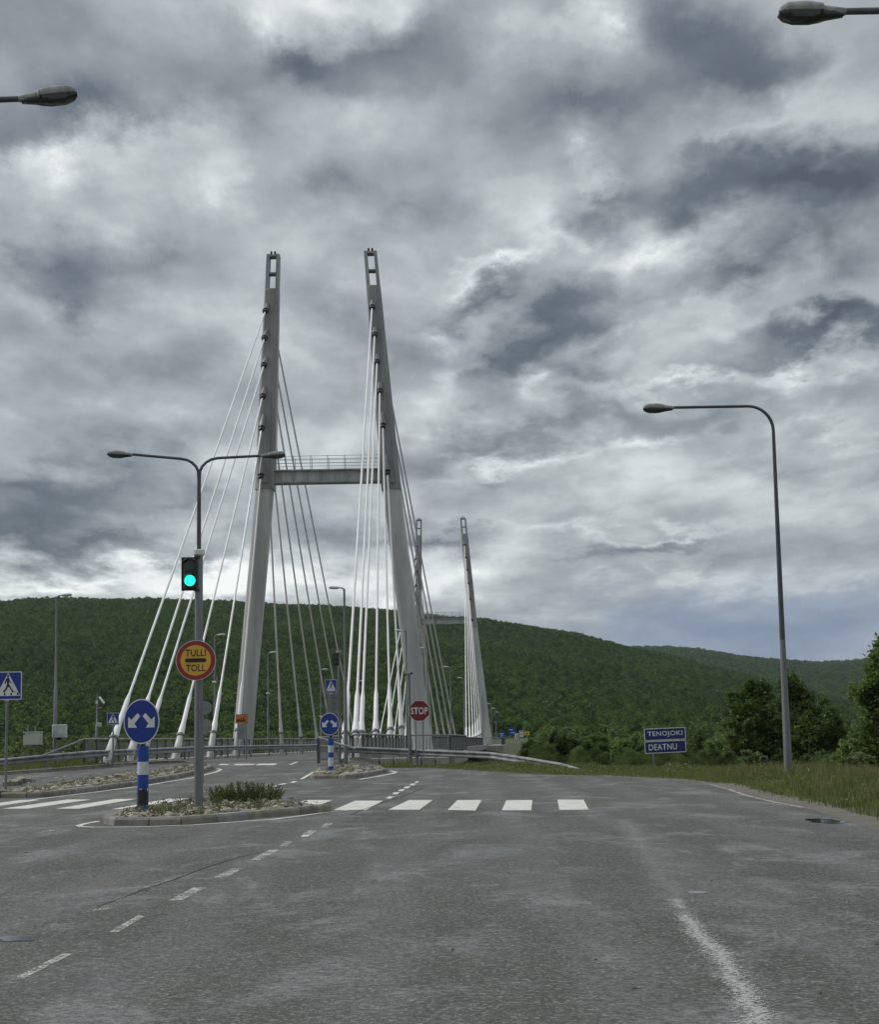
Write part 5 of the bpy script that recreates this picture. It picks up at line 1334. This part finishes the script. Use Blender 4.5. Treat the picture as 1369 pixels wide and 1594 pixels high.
# shrub and plants on the first island
def stalk_shrub(loc, w, d, h, n, label, seed, leaf=.05, m=LEAF_S, name='island_shrub'):
    g = random.Random(seed); t = thing(name, loc, label, 'shrub'); mb = MB(); C = []; U = []
    for _ in range(n):
        x, y = g.uniform(-1, 1) * w * .42, g.uniform(-1, 1) * d * .4; hh_ = h * g.uniform(.5, 1.05) * (1 - .35 * (abs(x) / (w * .5)) ** 2)
        lx, ly = x * .25 + g.gauss(0, .07), g.gauss(0, .07); pts = [Vector((x + lx * u, y + ly * u, hh_ * u)) for u in (0, .35, .7, 1)]
        mb.tube(pts, [.007, .006, .004, .002], 4, cap=False)
        k = int(hh_ / .018)
        for i in range(k):
            u = .12 + .88 * i / k; an = i * 2.4 + g.random(); b_ = pts[0].lerp(pts[3], u); dd = Vector((math.cos(an) * .6, math.sin(an) * .6, .75)).normalized(); C.append(tuple(b_ + dd * leaf * .6)); U.append(tuple(dd))
    mb.build('stems', STEM, t)
    C = np.array(C); U = np.array(U); n_ = len(C); s = (leaf * rng.uniform(.7, 1.2, n_))[:, None]; Wv = rng.normal(size=(n_, 3)); Wv -= U * (Wv * U).sum(1)[:, None]; Wv /= np.linalg.norm(Wv, axis=1)[:, None]
    Vv = np.stack([C - U * s * .8, C + Wv * s * .26, C + U * s * .8, C - Wv * s * .26], 1).reshape(-1, 3)
    link('leaves', raw_mesh('leaves', Vv, np.arange(4 * n_).reshape(-1, 4)), m, t); return t
ps_ = on(383, 1250, .12); stalk_shrub(tuple(ps_), 110 * ps_.y / FP, .9, 31 * ps_.y / FP, 165, 'leafy upright green shrub on the near island right of the lamp pole', 3)
ps_ = on(262, 1267, .12); stalk_shrub(tuple(ps_), 34 * ps_.y / FP, .4, 17 * ps_.y / FP, 45, 'small weedy bush beside the near bollard foot', 4, .03, name='weed_bush')
ps_ = on(213, 1262, .12); stalk_shrub(tuple(ps_), 12 * ps_.y / FP, .2, 28 * ps_.y / FP, 6, 'thin sprig left of the near bollard foot', 5, .03, name='weed_sprig')
ps_ = on(300, 1252, .12); stalk_shrub(tuple(ps_), 60 * ps_.y / FP, .7, 14 * ps_.y / FP, 30, 'low dry weeds behind the lamp pole foot', 6, .025, m=WEED, name='weed_bush')

# ------------------------------------------------------------------ roadside grass
def blades(name, spots, hts, w, m, label):
    n = len(spots); S = np.array(spots); H = np.array(hts); an = rng.uniform(0, 2 * PI, n); ln = rng.normal(0, .22, (n, 2)) * H[:, None]
    dx = np.stack([np.cos(an), np.sin(an), np.zeros(n)], 1) * (w * rng.uniform(.6, 1.3, n))[:, None]
    mid = S + np.stack([ln[:, 0] * .35, ln[:, 1] * .35, H * .55], 1); top = S + np.stack([ln[:, 0], ln[:, 1], H], 1)
    Vv = np.stack([S - dx / 2, S + dx / 2, mid + dx * .4, top, mid - dx * .4], 1).reshape(-1, 3)
    me = raw_mesh(name, Vv, np.arange(5 * n).reshape(-1, 5))
    at_ = me.attributes.new('h', 'FLOAT', 'POINT'); hv = np.zeros((n, 5), np.float32); hv[:, 2] = .55; hv[:, 4] = .55; hv[:, 3] = 1; hv *= np.minimum(1, H / .5)[:, None]; at_.data.foreach_set('value', hv.ravel())
    o = link(name, me, m); o['label'] = label; return tag(o, kind='stuff')
gm = bpy.data.materials.new('grass_blades'); gm.use_nodes = True; T = NT(gm.node_tree); T.n.clear()
ge = T.new('ShaderNodeNewGeometry'); n = T.noise(ge.outputs['Position'], .5, 4, .6).outputs['Fac']
c = T.mix(T.maprange(n, .35, .65), (0.100, 0.165, 0.034), (0.175, 0.190, 0.058)); c = T.mix(T.math('MULTIPLY', ge.outputs['Random Per Island'], .5), c, (.15, .13, .06))
hh_ = T.new('ShaderNodeAttribute', attribute_name='h').outputs['Fac']
c = T.mix(T.maprange(hh_, .6, 1.0, 0, .5), c, (.26, .20, .12))
dd = T.new('ShaderNodeBsdfPrincipled', i_0=c); dd.inputs['Roughness'].default_value = .7; tr = T.new('ShaderNodeBsdfTranslucent', i_0=c)
T.new('ShaderNodeOutputMaterial', i_0=T.new('ShaderNodeMixShader', i_0=.3, i_1=dd.outputs[0], i_2=tr.outputs[0]).outputs[0])
sp = []; ht = []
g = random.Random(9)
EP = [(12.5, 5), (9.6, 20)] + redge
def edge_dist(x, y):
    best = 1e9
    for (x1, y1), (x2, y2) in zip(EP, EP[1:]):
        dx, dy = x2 - x1, y2 - y1; t_ = max(0, min(1, ((x - x1) * dx + (y - y1) * dy) / (dx * dx + dy * dy))); best = min(best, math.hypot(x - x1 - t_ * dx, y - y1 - t_ * dy))
    return best
while len(sp) < 66000:
    y = g.uniform(24, 80); x = g.uniform(-4, 24)
    if x > y * .32 + 2 or inside(x, y, poly) : continue
    if y > 78 and x < 2: continue
    dd_ = edge_dist(x, y)
    lim = 0.6 if y < 50 else .12
    if dd_ < lim * g.uniform(.6, 1.5): continue
    if dd_ > 14: continue
    f_ = min(1, dd_ / 2.2) if x > 5 and y < 60 else min(1, dd_ / 4) * .8
    if y > 56: f_ *= .35 + .25 * (x > 8.5)
    h = (.07 + .42 * f_ * g.uniform(.5, 1.25)); cl = mn.noise(Vector((x * .6, y * .4, 1))); h *= 1 + .5 * cl
    if cl < -.25 and g.random() < .5: continue
    sp.append((x, y, terrain(x, y) - .01)); ht.append(h)
blades('roadside_grass', sp, ht, .022, gm, 'tall mixed grass with reddish seed heads along the right verge')
sp = []; ht = []
while len(sp) < 9000:
    y = g.uniform(70, 92); px = g.uniform(-40, 640); p = at(px, 1180, y)
    if inside(p.x, y, poly) or p.x > axis_x(y) - 5.5 and y > 80: continue
    if any((kx.x - p.x) ** 2 + (kx.y - y) ** 2 < 0 for kx in kerbline): continue
    sp.append((p.x, y, terrain(p.x, y))); ht.append(g.uniform(.1, .4))
blades('left_grass', sp, ht, .025, gm, 'rough grass and weeds under the left guardrail')

# rough weeds along the back of the verge
C = []
while len(C) < 26000:
    y = g.uniform(30, 80); x = g.uniform(-3, 22)
    if x > y * .32 + 2 or inside(x, y, poly): continue
    dd_ = edge_dist(x, y)
    if dd_ < .7 or dd_ > 9: continue
    if mn.noise(Vector((x * .9, y * .5, 4))) < .08: continue
    h = g.uniform(.12, .55) * min(1, dd_ / 2) * (.55 if y > 60 else 1); r_ = g.uniform(.06, .2)
    for _ in range(26):
        t_ = g.random(); C.append((x + g.gauss(0, r_ * (.5 + t_)), y + g.gauss(0, r_), terrain(x, y) + h * t_))
Vw, Fw = leaf_arrays(np.array(C), .05, long=1.9)
o = tag(link('verge_weeds', raw_mesh('verge_weeds', Vw, Fw), leafmat('verge_weed_leaves', (0.075, 0.13, 0.03), (0.13, 0.165, 0.045), (0.20, 0.19, 0.08), big=.7, inst=False)), kind='stuff'); o['label'] = 'leafy weeds mixed into the grass along the right verge'
